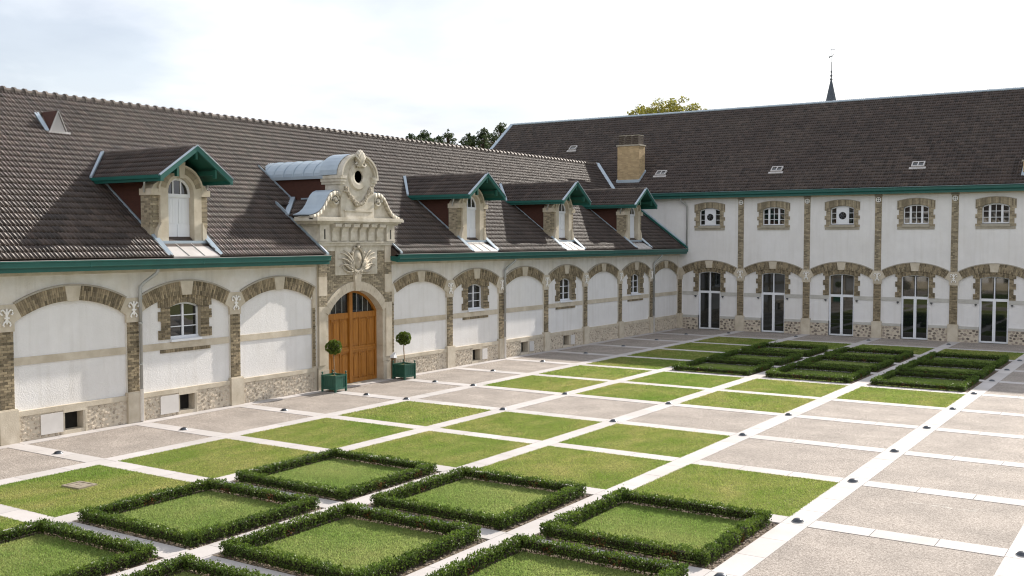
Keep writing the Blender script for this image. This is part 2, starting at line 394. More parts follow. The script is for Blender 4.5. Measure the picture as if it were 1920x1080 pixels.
def facade_meshes(tf, door):
    F = {}
    # wall face of one bay: everything round the recessed arch panel
    def wall(top, lowtop):
        mb = MB('rough' if not door else 'render', tf=tf); N = 20
        us = [-1.78 + 3.56 * i / N for i in range(N + 1)]
        for i in range(N):
            a, b = us[i], us[i + 1]
            mb.poly([(2 + a, 0, zin(a)), (2 + b, 0, zin(b)), (2 + b, 0, top), (2 + a, 0, top)])
            mb.poly([(2 + a, 0, zin(a)), (2 + b, 0, zin(b)), (2 + b, PD, zin(b)), (2 + a, PD, zin(a))])
        for s in (-1, 1):
            e = 2 + s * 1.78; o = 2 + s * 2
            mb.poly([(e, 0, lowtop), (o, 0, lowtop), (o, 0, top), (e, 0, top)])
            mb.poly([(e, 0, lowtop), (e, PD, lowtop), (e, PD, zin(1.78)), (e, 0, zin(1.78))])
        return mb.mesh('wall')
    F['wall'] = wall(4.95 if not door else 4.30, .80)
    # recessed panel, plain
    def panel(hole):
        mb = MB('render', tf=tf); N = 20
        def strip(a, b, z0, top=None):
            n = max(1, int((b - a) / .18))
            for i in range(n):
                p, q = a + (b - a) * i / n, a + (b - a) * (i + 1) / n
                t0, t1 = (zin(p), zin(q)) if top is None else (top, top)
                mb.poly([(2 + p, PD, z0), (2 + q, PD, z0), (2 + q, PD, t1), (2 + p, PD, t0)])
        if hole is None: strip(-1.78, 1.78, .80)
        else:
            h, hz0, hz1 = hole
            strip(-1.78, -h, .80); strip(h, 1.78, .80)
            if hz0 > .8: strip(-h, h, .80, hz0)
            strip(-h, h, hz1)
        return mb.mesh('wall_panel')
    F['panel'] = panel(None)
    F['panel_win'] = panel((.60, 2.40, 3.60)); F['panel_door'] = panel((.72, .3, 3.62))
    # blind arch in brick with keystone and dark hood
    mb = MB('brick', 'mortar', tf=tf); A = R(28); kA = R(3.6); nb = 20
    p = [arc(RI, -kA), arc(RI, kA), arc(RO, kA), arc(RO, -kA)]; mb.hexa([(2 + q[0], -.055, q[1]) for q in p] + [(2 + q[0], .022, q[1]) for q in p], .5, 1)
    for s in (-1, 1):
        n = 18
        for i in range(n):
            a0 = s * (kA + (A - kA) * i / n); a1 = s * (kA + (A - kA) * (i + 1) / n)
            p = [arc(RI, a0), arc(RI, a1), arc(RO, a1), arc(RO, a0)]
            mb.hexa([(2 + q[0], -.055, q[1]) for q in p] + [(2 + q[0], .022, q[1]) for q in p], .5, 1)
        n = 22
        for i in range(n):
            g = R(.10); a0 = s * (kA + (A - kA) * i / n + g); a1 = s * (kA + (A - kA) * (i + 1) / n - g)
            cut = (RI + .135 if i % 2 else RI + .275)
            for r0, r1 in ((RI + .004, cut - .006), (cut + .006, RO)):
                p = [arc(r0, a0), arc(r0, a1), arc(r1, a1), arc(r1, a0)]; e = .036 + random.uniform(-.004, .007)
                mb.hexa([(2 + q[0], .0, q[1]) for q in p] + [(2 + q[0], e, q[1]) for q in p], rt(), 0)
    F['arch'] = mb.mesh('arch')
    mb = MB('stone', tf=tf); p = [arc(RI - .005, -kA * .85), arc(RI - .005, kA * .85), arc(RO + .03, kA * 1.1), arc(RO + .03, -kA * 1.1)]
    mb.hexa([(2 + q[0], -.055, q[1]) for q in p] + [(2 + q[0], .06, q[1]) for q in p]); F['keystone'] = mb.mesh('keystone')
    mb = MB('stonegrey', tf=tf); n = 24
    for i in range(n):
        a0, a1 = -A + 2 * A * i / n, -A + 2 * A * (i + 1) / n
        p = [arc(RO + .002, a0), arc(RO + .002, a1), arc(RO + .055, a1), arc(RO + .055, a0)]
        mb.hexa([(2 + q[0], -.01, q[1]) for q in p] + [(2 + q[0], .062, q[1]) for q in p])
    F['hood'] = mb.mesh('hood_mould')
    # springer stone over a pilaster (at u=0)
    mb = MB('stone', tf=tf); o = [(-.235, 3.03), (.235, 3.03), (.235, 3.255)]
    ra = [arc(RI, -R(d)) for d in (31.5, 30, 28)]; ro = arc(RO, -R(28))
    rgt = [(2 + q[0], q[1]) for q in ra] + [(2 + ro[0], ro[1])]
    o += rgt + [(-a, b) for a, b in reversed(rgt)] + [(-.235, 3.255)]
    mb.prism([(a, -.05, b) for a, b in o], (0, .092, 0)); F['springer'] = mb.mesh('springer_stone')
    # pilaster of brick at u=0
    mb = MB('brick', 'mortar', tf=tf); mb.box(-.205, .205, -.05, .012, .90, 3.03, .5, 1); bricks(mb, -.205, .205, .90, 3.03, 0, .028)
    F['pilaster'] = mb.mesh('pilaster')
    mb = MB('stone', tf=tf); mb.box(-.27, .27, -.05, .11, -.05, .90); mb.box(-.255, .255, -.05, .085, .90, .93); F['base'] = mb.mesh('pilaster_base')
    # string course over the panel
    def course(segs):
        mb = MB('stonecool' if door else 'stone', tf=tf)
        for a, b in segs: mb.box(2 + a, 2 + b, PD - .02, PD + .028, 2.09, 2.30)
        return mb.mesh('string_course')
    F['course'] = course([(-1.779, 1.779)]); F['course_left'] = course([(-1.779, -.74)]); F['course_right'] = course([(.74, 1.779)])
    # plinth: rubble in mortar under a coping
    def plinth(segs, seed):
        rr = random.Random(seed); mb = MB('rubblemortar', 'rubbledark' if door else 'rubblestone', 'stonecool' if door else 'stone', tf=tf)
        for a, b in segs:
            mb.box(a, b, -.30, .030, -.05, .70, .5, 0); mb.box(a, b, -.30, .055, .70, .84, .5, 2)
            mb.box(a, a + .07, -.1, .050, -.05, .70, .5, 2) if b - a > 1.2 else None
            k = int((b - a) * .7 / .0145); big = 1.5 if door else 1.0
            pts = []
            for _ in range(k * 6):
                u, z = rr.uniform(a + .07, b - .05), rr.uniform(.03, .66)
                if all((u - p) ** 2 + ((z - q) * 1.2) ** 2 > .0115 * big ** 2 * 1.1 for p, q in pts): pts.append((u, z))
            for u, z in pts:
                n = rr.choice((5, 6, 6, 7)); w, h = big * rr.uniform(.045, .075), big * rr.uniform(.035, .058); ph = rr.uniform(0, 6)
                o = [(u + w * math.cos(ph + 2 * math.pi * i / n) * rr.uniform(.8, 1.1), .03, z + h * math.sin(ph + 2 * math.pi * i / n) * rr.uniform(.8, 1.1)) for i in range(n)]
                e = .030 + rr.uniform(.010, .028)
                i0 = len(mb.v); mb.v += [mb.tf(*q) for q in o] + [mb.tf(u + (q[0] - u) * .72, e, z + (q[2] - z) * .72) for q in o]; t = rr.random()
                mb.f.append(tuple(range(i0 + n, i0 + 2 * n))); mb.t.append(t); mb.m.append(1)
                for i in range(n): mb.f.append((i0 + i, i0 + (i + 1) % n, i0 + n + (i + 1) % n, i0 + n + i)); mb.t.append(t); mb.m.append(1)
        return mb.mesh('plinth')
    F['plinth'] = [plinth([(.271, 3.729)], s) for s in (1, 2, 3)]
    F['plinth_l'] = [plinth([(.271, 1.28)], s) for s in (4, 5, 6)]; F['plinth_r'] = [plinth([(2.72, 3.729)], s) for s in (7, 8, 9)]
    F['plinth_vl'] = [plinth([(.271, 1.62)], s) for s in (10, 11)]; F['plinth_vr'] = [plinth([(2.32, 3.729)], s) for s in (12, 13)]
    # brick window / door surround: toothed jambs and a flat segmental head up to the arch
    def surround(hw, z0, zs, rise):
        mb = MB('brick', 'mortar', tf=tf)
        zh = lambda u: zs + rise * (1 - (u / hw) ** 2)
        for s in (-1, 1):
            z = z0
            while z < zs - .02:
                w = quoin_u(z, 1.04, .93, z0); z2 = min(z + .073, zs)
                u = hw; first = int((z - z0) / .073) % 2
                mb.box(2 + s * hw, 2 + s * w, PD - .16, PD + .026, z, z2, .5, 1)
                cuts = [hw, hw + (.11 if first else .215), hw + .325, w] if w > hw + .34 else [hw, hw + (.11 if first else .2), w]
                for a, b in zip(cuts, cuts[1:]):
                    if b - a > .02: mb.box(2 + s * (a + .005), 2 + s * (b - .005), PD - .155, PD + .045 + random.uniform(-.004, .006), z + .005, z2 - .005, rt(), 0)
                z += .073
        n = 30
        for i in range(n):
            a, b = -1.04 + 2.08 * i / n + .006, -1.04 + 2.08 * (i + 1) / n - .006
            m_ = (a + b) / 2; lo = zh(m_) if abs(m_) < hw else zs; hi = zin(m_) - .006
            if hi - lo < .03: continue
            mb.box(2 + a - .006, 2 + b + .006, PD - .16, PD + .026, lo, hi, .5, 1)
            mid = lo + (hi - lo) * (.62 if i % 2 else .4)
            for q0, q1 in ((lo, mid - .006), (mid + .006, hi)):
                if q1 - q0 > .03: mb.box(2 + a, 2 + b, PD - .158, PD + .045 + random.uniform(-.004, .006), q0, q1, rt(), 0)
        return mb.mesh('brick_surround')
    F['surround_win'] = surround(.60, 2.40, 3.40, .14); F['surround_door'] = surround(.72, 2.30, 3.44, .10)
    # fringe of bricks under a window
    mb = MB('brick', 'mortar', tf=tf); mb.box(1.02, 2.98, PD - .02, PD + .01, 1.98, 2.085, .5, 1)
    for i in range(22): mb.box(1.02 + 1.96 * i / 22 + .006, 1.02 + 1.96 * (i + 1) / 22 - .006, PD, PD + .04, 1.985, 2.085, rt())
    F['fringe'] = mb.mesh('brick_fringe')
    # wall tie of wrought iron
    mb = MB('iron', tf=tf); V = .075
    mb.tube([(0, V, 3.24), (0, V, 3.66)], .026, 6)
    for s in (-1, 1):
        mb.tube([(0, V, 3.46), (s * .05, V, 3.56), (s * .11, V, 3.625), (s * .16, V, 3.60), (s * .175, V, 3.54), (s * .15, V, 3.49), (s * .12, V, 3.50)], .024, 6)
        mb.tube([(0, V, 3.38), (s * .03, V, 3.32), (s * .085, V, 3.27), (s * .11, V, 3.22), (s * .075, V, 3.18)], .024, 6)
    mb.tube([(-.07, V, 3.40), (.07, V, 3.40)], .028, 6); mb.box(-.03, .03, .03, V, 3.42, 3.48)
    F['tie'] = mb.mesh('wall_tie')
    return F

def window_parts(tf, hw, z0, zs, rise, v, cols, rows, unequal=False):
    """frame mesh and pane meshes, u centred on 2; segmental head"""
    fr = MB('white', tf=tf); panes = []
    zh = lambda u: zs + rise * (1 - (u / hw) ** 2)
    t = .055
    fr.box(2 - hw, 2 - hw + t, v - .05, v + .03, z0, zs); fr.box(2 + hw - t, 2 + hw, v - .05, v + .03, z0, zs); fr.box(2 - hw, 2 + hw, v - .05, v + .05, z0, z0 + t)
    n = 10
    for i in range(n):
        a, b = -hw + 2 * hw * i / n, -hw + 2 * hw * (i + 1) / n
        fr.hexa([(2 + a, v - .05, zh(a) - t), (2 + b, v - .05, zh(b) - t), (2 + b, v - .05, zh(b) + .01), (2 + a, v - .05, zh(a) + .01),
                 (2 + a, v + .03, zh(a) - t), (2 + b, v + .03, zh(b) - t), (2 + b, v + .03, zh(b) + .01), (2 + a, v + .03, zh(a) + .01)])
    edges = cols
    for a in edges[1:-1]:
        w = .035 if (a == 0 or len(edges) < 4) else .055
        if len(edges) == 5 and a == 0: w = .014
        fr.box(2 + a - w, 2 + a + w, v - .045, v + .035, z0 + t, zh(a) - t)
    H = zs + rise * .5 - z0
    for k in range(1, rows):
        z = z0 + H * k / rows; fr.box(2 - hw + t, 2 + hw - t, v - .03, v + .018, z - .014, z + .014)
    for a, b in zip(edges, edges[1:]):
        for k in range(rows):
            za, zb = z0 + H * k / rows, z0 + H * (k + 1) / rows
            pm = MB('glass', tf=tf); tl = 1 if k == rows - 1 else 0
            m1, m2 = (zh(a) - t * .5, zh(b) - t * .5) if tl else (zb, zb)
            vv = v - .012 + random.uniform(-.001, .001)
            pm.hexa([(2 + a, vv - .005, za), (2 + b, vv - .005, za), (2 + b, vv - .005, m2), (2 + a, vv - .005, m1), (2 + a, vv, za), (2 + b, vv + random.uniform(-.003, .003), za), (2 + b, vv, m2), (2 + a, vv, m1)])
            panes.append(pm.mesh('pane'))
    return fr.mesh('window'), panes

# ------------------------------------------------------------------ tiles
SL = .735; TH = math.atan(SL); CT, ST = math.cos(TH), math.sin(TH)
TW, TE = .252, .305
def tile_arrays():
    prof = [(0, .003), (.014, .003), (.021, .026), (.047, .026), (.054, .003), (.140, .003), (.147, .026), (.173, .026), (.180, .003), (.250, .003)]
    L = .35; lift = .030; v = []; f = []
    for x, h in prof: v.append((x, 0, h + lift))
    for x, h in prof: v.append((x, L, h + .002))
    for x, h in prof: v.append((x, .004, lift - .022))
    n = len(prof)
    for i in range(n - 1):
        f.append((i, i + 1, n + i + 1, n + i)); f.append((2 * n + i, 2 * n + i + 1, i + 1, i))
    return np.array(v, float), np.array(f, int)
TV, TF_ = tile_arrays()
def tile_field(name, parent, origin, across, up, nrm, spots, n_single, mat='tile', jitter=.004, near=None):
    """spots: (a, s) positions across / up the slope in metres; the n_single nearest become tiles of their own"""
    across, up, nrm = (np.array(q, float) for q in (across, up, nrm)); origin = np.array(origin, float)
    spots = np.array(spots, float)
    pos = origin + spots[:, :1] * across + spots[:, 1:] * up + nrm * rng.uniform(-jitter, jitter, (len(spots), 1))
    single = np.zeros(len(spots), bool)
    if n_single:
        d = np.linalg.norm(pos - np.array(near if near is not None else CAM), axis=1); single[np.argsort(d)[:n_single]] = True
        V = TV[:, :1] * across + TV[:, 1:2] * up + TV[:, 2:] * nrm
        meshes = [np_mesh('roof_tile', V, TF_, np.full(len(TF_), t), [M[mat]]) for t in (.05, .25, .4, .5, .6, .75, .95)]
        for p in pos[single]: link('roof_tile', random.choice(meshes), parent, tuple(p))
    rest = pos[~single]; n = len(rest)
    if n:
        rot = rng.uniform(-.012, .012, n)
        local = TV[None] + np.stack([np.zeros((n, len(TV))), np.zeros((n, len(TV))), rot[:, None] * (TV[None, :, 0] - .11)], -1)
        V = rest[:, None, :] + local[..., :1] * across + local[..., 1:2] * up + local[..., 2:] * nrm
        Fc = TF_[None] + (np.arange(n) * len(TV))[:, None, None]
        tn = np.clip(rng.normal(.5, .22, n), 0, 1)
        o = link(name, np_mesh(name, V.reshape(-1, 3), Fc.reshape(-1, 4), np.repeat(tn, len(TF_)), [M[mat]]), parent); stuff(o)

# ================================================================== LEFT WING
YA = 13.95                                  # axis of the gateway
wing = thing('long_wing', 'long low white wing with blind brick arches, dormers and brown tiled roof along the courtyard', 'building', (0, 0, 0))
FL = facade_meshes(TFL, False)
BAYS = [-3, -2, -1, 0, 1, 2, 4, 5, 6, 7, 8, 9, 10]; WINB = {-1, 1, 5, 7, 9}; VENT = {0: 1, 1: 1, 5: 0, 6: 0, 7: 0}
wfr, wpanes = window_parts(TFL, .60, 2.42, 3.40, .13, -.20, [-.545, 0, .545], 3)
for k in BAYS:
    L = (0, 4.0 * k, 0)
    link('wall', FL['wall'], wing, L)
    link('wall_panel', FL['panel_win' if k in WINB else 'panel'], wing, L)
    a = link('arch', FL['arch'], wing, L); link('keystone', FL['keystone'], a); link('hood_mould', FL['hood'], a)
    link('string_course', FL['course'], wing, L)
    pl = link('plinth', random.choice(FL['plinth_vl' if k in VENT else 'plinth']), wing, L)
    if k in VENT: link('plinth', random.choice(FL['plinth_vr']), wing, L)
    if k in VENT:
        s = VENT[k]
        mb = MB('stone', 'dark', 'stonegrey', tf=TFL); a0, a1 = 1.62, 2.32
        mb.box(a0, a1, -.28, -.26, -.05, .70, .5, 1); mb.box(a0, a1, -.28, .035, -.05, .11, .5, 0); mb.box(a0, a0 + .06, -.26, .035, .11, .70, .5, 2); mb.box(a1 - .06, a1, -.26, .04, .11, .70, .5, 0)
        mb.box(a0, a1, -.28, .057, .62, .84, .5, 0); mb.build('cellar_opening', pl)
        mb = MB('plate', tf=TFL)
        if s: mb.box(.92, 1.60, .055, .075, .10, .66)
        else: mb.box(2.38, 2.78, .055, .07, .12, .60)
        mb.build('cover_plate', pl)
    if k in WINB:
        link('brick_surround', FL['surround_win'], wing, L); link('brick_fringe', FL['fringe'], wing, L)
        w = link('window', wfr, wing, L)
        for p in wpanes: link('pane', p, w)
        mb = MB('white', tf=TFL); mb.hexa([(1.40, -.2, 2.33), (2.60, -.2, 2.33), (2.60, .03, 2.31), (1.40, .03, 2.31), (1.40, -.2, 2.43), (2.60, -.2, 2.43), (2.60, .03, 2.38), (1.40, .03, 2.38)]); mb.build('sill', w)
PIL = [-3, -2, -1, 0, 1, 2, 3, 4, 5, 6, 7, 8, 9, 10, 11]
for k in PIL:
    L = (0, 4.0 * k, 0)
    if k in (3, 4):
        # half pilasters beside the gateway
        s = -1 if k == 3 else 1; yy = YA + s * 2.16
        mb = MB('brick', 'mortar', 'stone', tf=TFL); a, b = sorted((yy, yy + s * .13)); mb.box(a, b, -.05, .012, .9, 3.03, .5, 1); bricks(mb, a, b, .9, 3.03, 0, .026); mb.box(a, b + .02, -.05, .05, -.05, .9, .5, 2)
        mb.box(a, b, -.05, .04, 3.03, 3.75, .5, 2); mb.build('pilaster', wing); continue
    p = link('pilaster', FL['pilaster'], wing, L); link('pilaster_base', FL['base'], p); link('springer_stone', FL['springer'], p)
    if k not in (11,): link('wall_tie', FL['tie'], p)
# solid body behind the facade
mb = MB('rough', 'dark')
for y0, y1 in ((-14, 12.0), (15.9, 44)):
    mb.box(-13.9, -.30, y0, y1, 0, 4.9)
mb.box(-13.9, -.8, 12.0, 15.9, 0, 4.9, .5, 1); mb.build('wall_core', wing)
# beige strip along the wall top under the eaves
for y0, y1 in ((-12, 11.78), (16.12, 43.98)):
    mb = MB('stone'); mb.box(-.02, .05, y0, y1, 4.52, 4.66); mb.box(-.02, .10, y0, y1, 4.66, 4.78); mb.build('eave_strip', wing)
# gutter boxes with boarded soffit
for y0, y1 in ((-12, 12.02), (15.92, 44.0)):
    mb = MB('green', 'lead'); e0 = y0
    prof = [(.02, 4.70), (.46, 4.62), (.52, 4.62), (.52, 4.735), (.575, 4.735), (.60, 4.76), (.60, 4.88), (.625, 4.895), (.625, 4.925), (.58, 4.925), (.50, 4.84), (.02, 4.86)]
    mb.prism([(x, y0, z) for x, z in prof], (0, y1 - y0, 0)); g = mb.build('gutter', wing)
    mb = MB('leadpale'); mb.box(.44, .622, y0 + .01, y1 - .01, 4.927, 4.94); mb.build('gutter_lip', g)
    for i in range(int((y1 - y0) / 4)):
        mb = MB('green'); yy = y0 + 2.2 + 4 * i; mb.box(.519, .606, yy, yy + .05, 4.74, 4.885); mb.build('gutter_joint', g)
for y in (4.20, 24.16, 40.16):
    mb = MB('zincpipe'); V = .12
    mb.tube([(.42, y + .42, 4.64), (.42, y + .42, 4.56), (.38, y + .38, 4.48), (.16, y + .10, 4.20), (V, y, 4.08), (V, y, 3.9), (V, y, 3.3)], .05, 10)
    mb.tube([(V, y, 3.3), (V, y, .9)], .048, 10)
    p = mb.build('downpipe', wing, smooth=True)
    mb = MB('iron'); mb.tube([(V, y, 1.0), (V, y, .02)], .058, 10); mb.build('pipe_shoe', p, smooth=True)
    for z in (3.75, 3.0, 1.75):
        mb = MB('zincpipe'); mb.lathe((V, y, z), [(.066, -.022), (.066, .022)], 10); mb.box(.02, V, y - .015, y + .015, z - .015, z + .015); mb.build('pipe_clip', p)

# main roof
X0, Z0 = .55, 5.08 - SL * (.55 - .41); XR = -7.0; ZR = Z0 + SL * (X0 - XR)
zl = lambda x: Z0 + SL * (X0 - x)                    # height of the left roof plane
zb = lambda y: 8.42 + SL * (y - 43.4)                # height of the back roof plane
YV = 43.4 + (ZR - 8.42) / SL
mb = MB('tile'); dz = .05
mb.prism([(X0 - .05, -12, Z0 - .02), (XR, -12, ZR - dz), (-14.5, -12, Z0 - .1), (-14.5, -12, Z0 - .3), (-.2, -12, Z0 - .3)], (0, 24.0, 0))
mb.prism([(-.9, 12.0, zl(-.9) - dz), (XR, 12.0, ZR - dz), (-14.5, 12.0, Z0 - .1), (-14.5, 12.0, Z0 - .3), (-.9, 12.0, Z0 - .3)], (0, 3.95, 0))
mb.prism([(X0 - .05, 15.95, Z0 - .02), (XR, 15.95, ZR - dz), (-14.5, 15.95, Z0 - .1), (-14.5, 15.95, Z0 - .3), (-.2, 15.95, Z0 - .3)], (0, 28.0, 0))
xe = .55 - (8.42 - Z0) / SL
mb.poly([(xe, 43.9, zl(xe) - dz), (XR, 43.9, ZR - dz), (XR, YV, ZR - dz), (xe, 43.4, zl(xe) - dz)])
roof = mb.build('roof', wing)
DORM = (6.0, 22.0, 30.0, 38.0)
spots = []
slope_len = (X0 - XR) / CT; nrow = int(slope_len / TE)
y = -10.0
cols = int((48 - y) / TW)
for i in range(cols):
    yy = y + i * TW; ym = yy + TW / 2
    for r in range(nrow + 1):
        s = r * TE; x = X0 - (s + .15) * CT; z = zl(x)
        if any(abs(ym - d) < .99 and x > -2.9 for d in DORM): continue
        if abs(ym - YA) < 1.02 and (x > -3.2 or 7.86 + .68 * math.sqrt(1 - ((ym - YA) / 1.02) ** 2) > z + .12): continue
        if abs(ym - YA) < 2.02 and x > -2.0: continue
        if 11.95 < ym < 16.0 and x > .0: continue
        if abs(ym - 4.95) < .3 and -5.75 < x < -5.0: continue
        if ym > 43.86 and z < 8.55: continue
        if ym > 43.5 and z < zb(ym) + .02: continue
        spots.append((yy, s))
tile_field('tile_field', roof, (X0, 0, Z0), (0, 1, 0), (-CT, 0, ST), (ST, 0, CT), spots, 300, near=(8, 1.5, 6.5))
rm = []
for t in (.1, .4, .6, .9):
    mb = MB('ridge'); L = .40
    for j, (ya, yb, ra) in enumerate(((0, L, .115), (0, .085, .165))):
        n = 7
        for i in range(n):
            a0, a1 = math.pi * (i / n * 1.2 - .1), math.pi * ((i + 1) / n * 1.2 - .1)
            mb.poly([(ra * math.cos(a0), ya, ra * math.sin(a0)), (ra * math.cos(a1), ya, ra * math.sin(a1)), (ra * math.cos(a1), yb, ra * math.sin(a1)), (ra * math.cos(a0), yb, ra * math.sin(a0))], t)
        mb.poly([(ra * math.cos(math.pi * (i / n * 1.2 - .1)), ya, ra * math.sin(math.pi * (i / n * 1.2 - .1))) for i in range(n + 1)], t)
    rm.append(mb.mesh('ridge_tile'))
for i in range(int((YV + 10) / .385)):
    link('ridge_tile', random.choice(rm), roof, (XR, -10 + i * .385, ZR - .02 + random.uniform(-.006, .006)))
# valley lead against the back roof
mb = MB('lead'); P, Q = Vector((xe, 43.4, 8.47)), Vector((XR, YV, ZR + .06))
mb.hexa([tuple(P + Vector((-.14, 0, .05))), tuple(P + Vector((.14, 0, .0))), tuple(Q + Vector((.14, 0, 0))), tuple(Q + Vector((-.14, 0, .05))),
         tuple(P + Vector((-.14, 0, .10))), tuple(P + Vector((.14, 0, .06))), tuple(Q + Vector((.14, 0, .06))), tuple(Q + Vector((-.14, 0, .10)))]); mb.build('valley_flashing', roof)
mb = MB('lead'); mb.hexa([(.62, 43.90, zl(.62) - .02), (.62, 43.985, zl(.62) - .02), (xe, 43.985, zl(xe)), (xe, 43.90, zl(xe)), (.62, 43.90, zl(.62) + .10), (.62, 43.985, zl(.62) + .20), (xe, 43.985, zl(xe) + .20), (xe, 43.90, zl(xe) + .10)]); mb.build('wall_flashing', roof)
mb = MB('green'); mb.hexa([(.62, 43.84, zl(.62) + .0), (.62, 43.90, zl(.62) + .0), (xe, 43.90, zl(xe) + .0), (xe, 43.84, zl(xe) + .0), (.62, 43.84, zl(.62) + .11), (.62, 43.90, zl(.62) + .13), (xe, 43.90, zl(xe) + .13), (xe, 43.84, zl(xe) + .11)]); mb.build('verge_board', roof)
# triangular roof vent
mb = MB('leadpale', 'lead', 'cladding'); xv = -4.98; zv = zl(xv); y0, y1 = 4.68, 5.26; ym = (y0 + y1) / 2; zt = zv + .68; xb = xv - .68 / SL
mb.poly([(xv, y0, zv), (xv, y1, zv), (xv, ym, zt)], .5, 0)
mb.poly([(xv + .02, y0 - .03, zv + .03), (xv + .02, ym, zt + .05), (xb, ym, zt + .05)], .5, 2); mb.poly([(xv + .02, y1 + .03, zv + .03), (xv + .02, ym, zt + .05), (xb, ym, zt + .05)], .5, 2)
mb.tube([(xv + .03, y0 - .02, zv + .03), (xv + .03, ym, zt + .04)], .022, 5, .5, 0); mb.tube([(xv + .03, y1 + .02, zv + .03), (xv + .03, ym, zt + .04)], .022, 5, .5, 0); mb.box(xv, xv + .1, y0 - .1, y1 + .1, zv - .03, zv + .04, .5, 0)
mb.hexa([(xv, y0 - .18, zv), (xv, y0 - .04, zv + .03), (xb, ym - .1, zt), (xb, ym - .26, zt - .02), (xv, y0 - .18, zv + .06), (xv, y0 - .04, zv + .09), (xb, ym - .1, zt + .06), (xb, ym - .26, zt + .04)], .5, 1)
mb.build('roof_vent', roof)

# ------------------------------------------------------------------ dormers
def dormer():
    """local: y=0 axis, world x and z"""
    xf = -.15; xbk = -.70
    mb = MB('stone', 'brickpale', 'mortar', 'stonegrey')
    hw = .50; zs = 6.98                                   # opening half width, springing
    # stone frame: jambs and round arch
    for s in (-1, 1):
        a, b = sorted((s * hw, s * .80)); mb.box(xf - .30, xf, a, b, 5.36, zs)
        # console foot swelling out at the base
        foot = [(.80, 5.36), (1.02, 5.36), (1.02, 5.46), (.97, 5.56), (.95, 5.72), (.90, 5.86), (.83, 5.98), (.80, 6.05)]
        mb.prism([(xbk + .05, s * p, q) for p, q in foot], (.55, 0, 0))
        a, b = sorted((s * .80, s * 1.10))
        mb.box(xbk, xf - .12, a, b, 5.25, 6.88, .5, 2)
        u0, u1 = a, b
        zz = 5.9; r = 0
        while zz < 6.86:      # brick courses on the front and the outer cheek of the pier
            mb.box(xf - .115, xf - .085, u0 + (.0 if r % 2 else .07), u1, zz, zz + .062, rt(), 1)
            q = s * 1.10
            for m_ in range(3):
                xa = xbk + .02 + m_ * .15 + (.07 if r % 2 else 0); mb.box(xa, min(xa + .14, xf - .10), min(q, q + s * .016), max(q, q + s * .016), zz, zz + .062, rt(), 1)
            zz += .074; r += 1
        mb.box(xbk - .02, xf + .02, min(s * .78, s * 1.14), max(s * .78, s * 1.14), 6.88, 7.08)
        mb.prism([(xbk, s * p, q) for p, q in ((.78, 7.08), (1.08, 7.08), (1.0, 7.2), (.88, 7.28), (.78, 7.32))], (.5, 0, 0))
    N = 14
    for i in range(N):
        a0, a1 = math.pi * i / N, math.pi * (i + 1) / N
        def ring(r0, r1, x0, x1, mi, t=.5):
            p = [(r0 * math.cos(a0), zs + r0 * math.sin(a0)), (r0 * math.cos(a1), zs + r0 * math.sin(a1)), (r1 * math.cos(a1), zs + r1 * math.sin(a1)), (r1 * math.cos(a0), zs + r1 * math.sin(a0))]
            mb.hexa([(x0, *q) for q in p] + [(x1, *q) for q in p], t, mi)
        ring(.50, .82, xf - .30, xf - .005, 0); 
        if 1 <= i < N - 1: ring(.60, .80, xf - .1, xf + .012, 1, rt() * .6 + .2)
        ring(.82, .88, xf - .28, xf + .03, 0)
    mb.hexa([(xf - .1, -.085, zs + .46), (xf - .1, .085, zs + .46), (xf - .1, .13, zs + .96), (xf - .1, -.13, zs + .96), (xf + .06, -.085, zs + .46), (xf + .06, .085, zs + .46), (xf + .06, .13, zs + .96), (xf + .06, -.13, zs + .96)], .5, 0)
    root = mb.build('dormer', wing)
    # joinery: arched fanlight over boarded double doors
    mb = MB('white', 'glass'); xd = xf - .24
    mb.box(xd - .03, xd, -.5, .5, 5.44, 6.86)
    for s in (-1, 1): mb.box(xd, xd + .02, *sorted((s * .012, s * .49)), 5.5, 5.98); mb.box(xd, xd + .016, *sorted((s * .07, s * .43)), 6.02, 6.80)
    for q in (-.36, -.24, -.12, .12, .24, .36): mb.box(xd + .004, xd + .022, q - .045, q + .045, 6.03, 6.78)
    mb.box(xd - .02, xd + .05, -.5, .5, 6.84, 6.95)
    for i in range(N):
        a0, a1 = math.pi * i / N, math.pi * (i + 1) / N
        p = [(r * math.cos(a), zs - .03 + r * math.sin(a)) for r, a in ((.43, a0), (.43, a1), (.51, a1), (.51, a0))]
        mb.hexa([(xd - .02, *q) for q in p] + [(xd + .04, *q) for q in p])
    for q in (-.15, .15): mb.box(xd, xd + .035, q - .022, q + .022, 6.94, 7.36)
    d = mb.build('door', root)
    mb = MB('glass'); mb.poly([(xd + .008, .45 * math.cos(math.pi * i / 12), zs - .05 + .45 * math.sin(math.pi * i / 12)) for i in range(13)]); mb.build('pane', d)
    mb = MB('lead'); mb.box(xf - .3, xf + .06, -.52, .52, 5.36, 5.44); mb.build('sill', d)
    # roof
    za, ze, he, xo = 8.36, 7.42, 1.33, .62; sl = (za - ze) / he
    xba = .55 - (za - Z0) / SL; xbe = .55 - (ze - Z0) / SL
    mb = MB('greendark')
    for s in (-1, 1):
        mb.hexa([(xo - .04, 0, za - .06), (xo - .04, s * he, ze - .06), (xbe - .2, s * he, ze - .06), (xba - .2, 0, za - .06),
                 (xo - .04, 0, za), (xo - .04, s * he, ze), (xbe - .2, s * he, ze), (xba - .2, 0, za)])
        mb.box(xbk, xo - .1, *sorted((s * .70, s * .82)), ze + .12, ze + .26); mb.box(xo - .12, xo + .0, *sorted((s * .70, s * .78)), ze + .02, ze + .30)
    mb.box(xbk, xo - .06, -.05, .05, za - .22, za - .06); mb.box(xo - .14, xo - .02, -.045, .045, za - .36, za - .06)
    rf = mb.build('roof_deck', root)
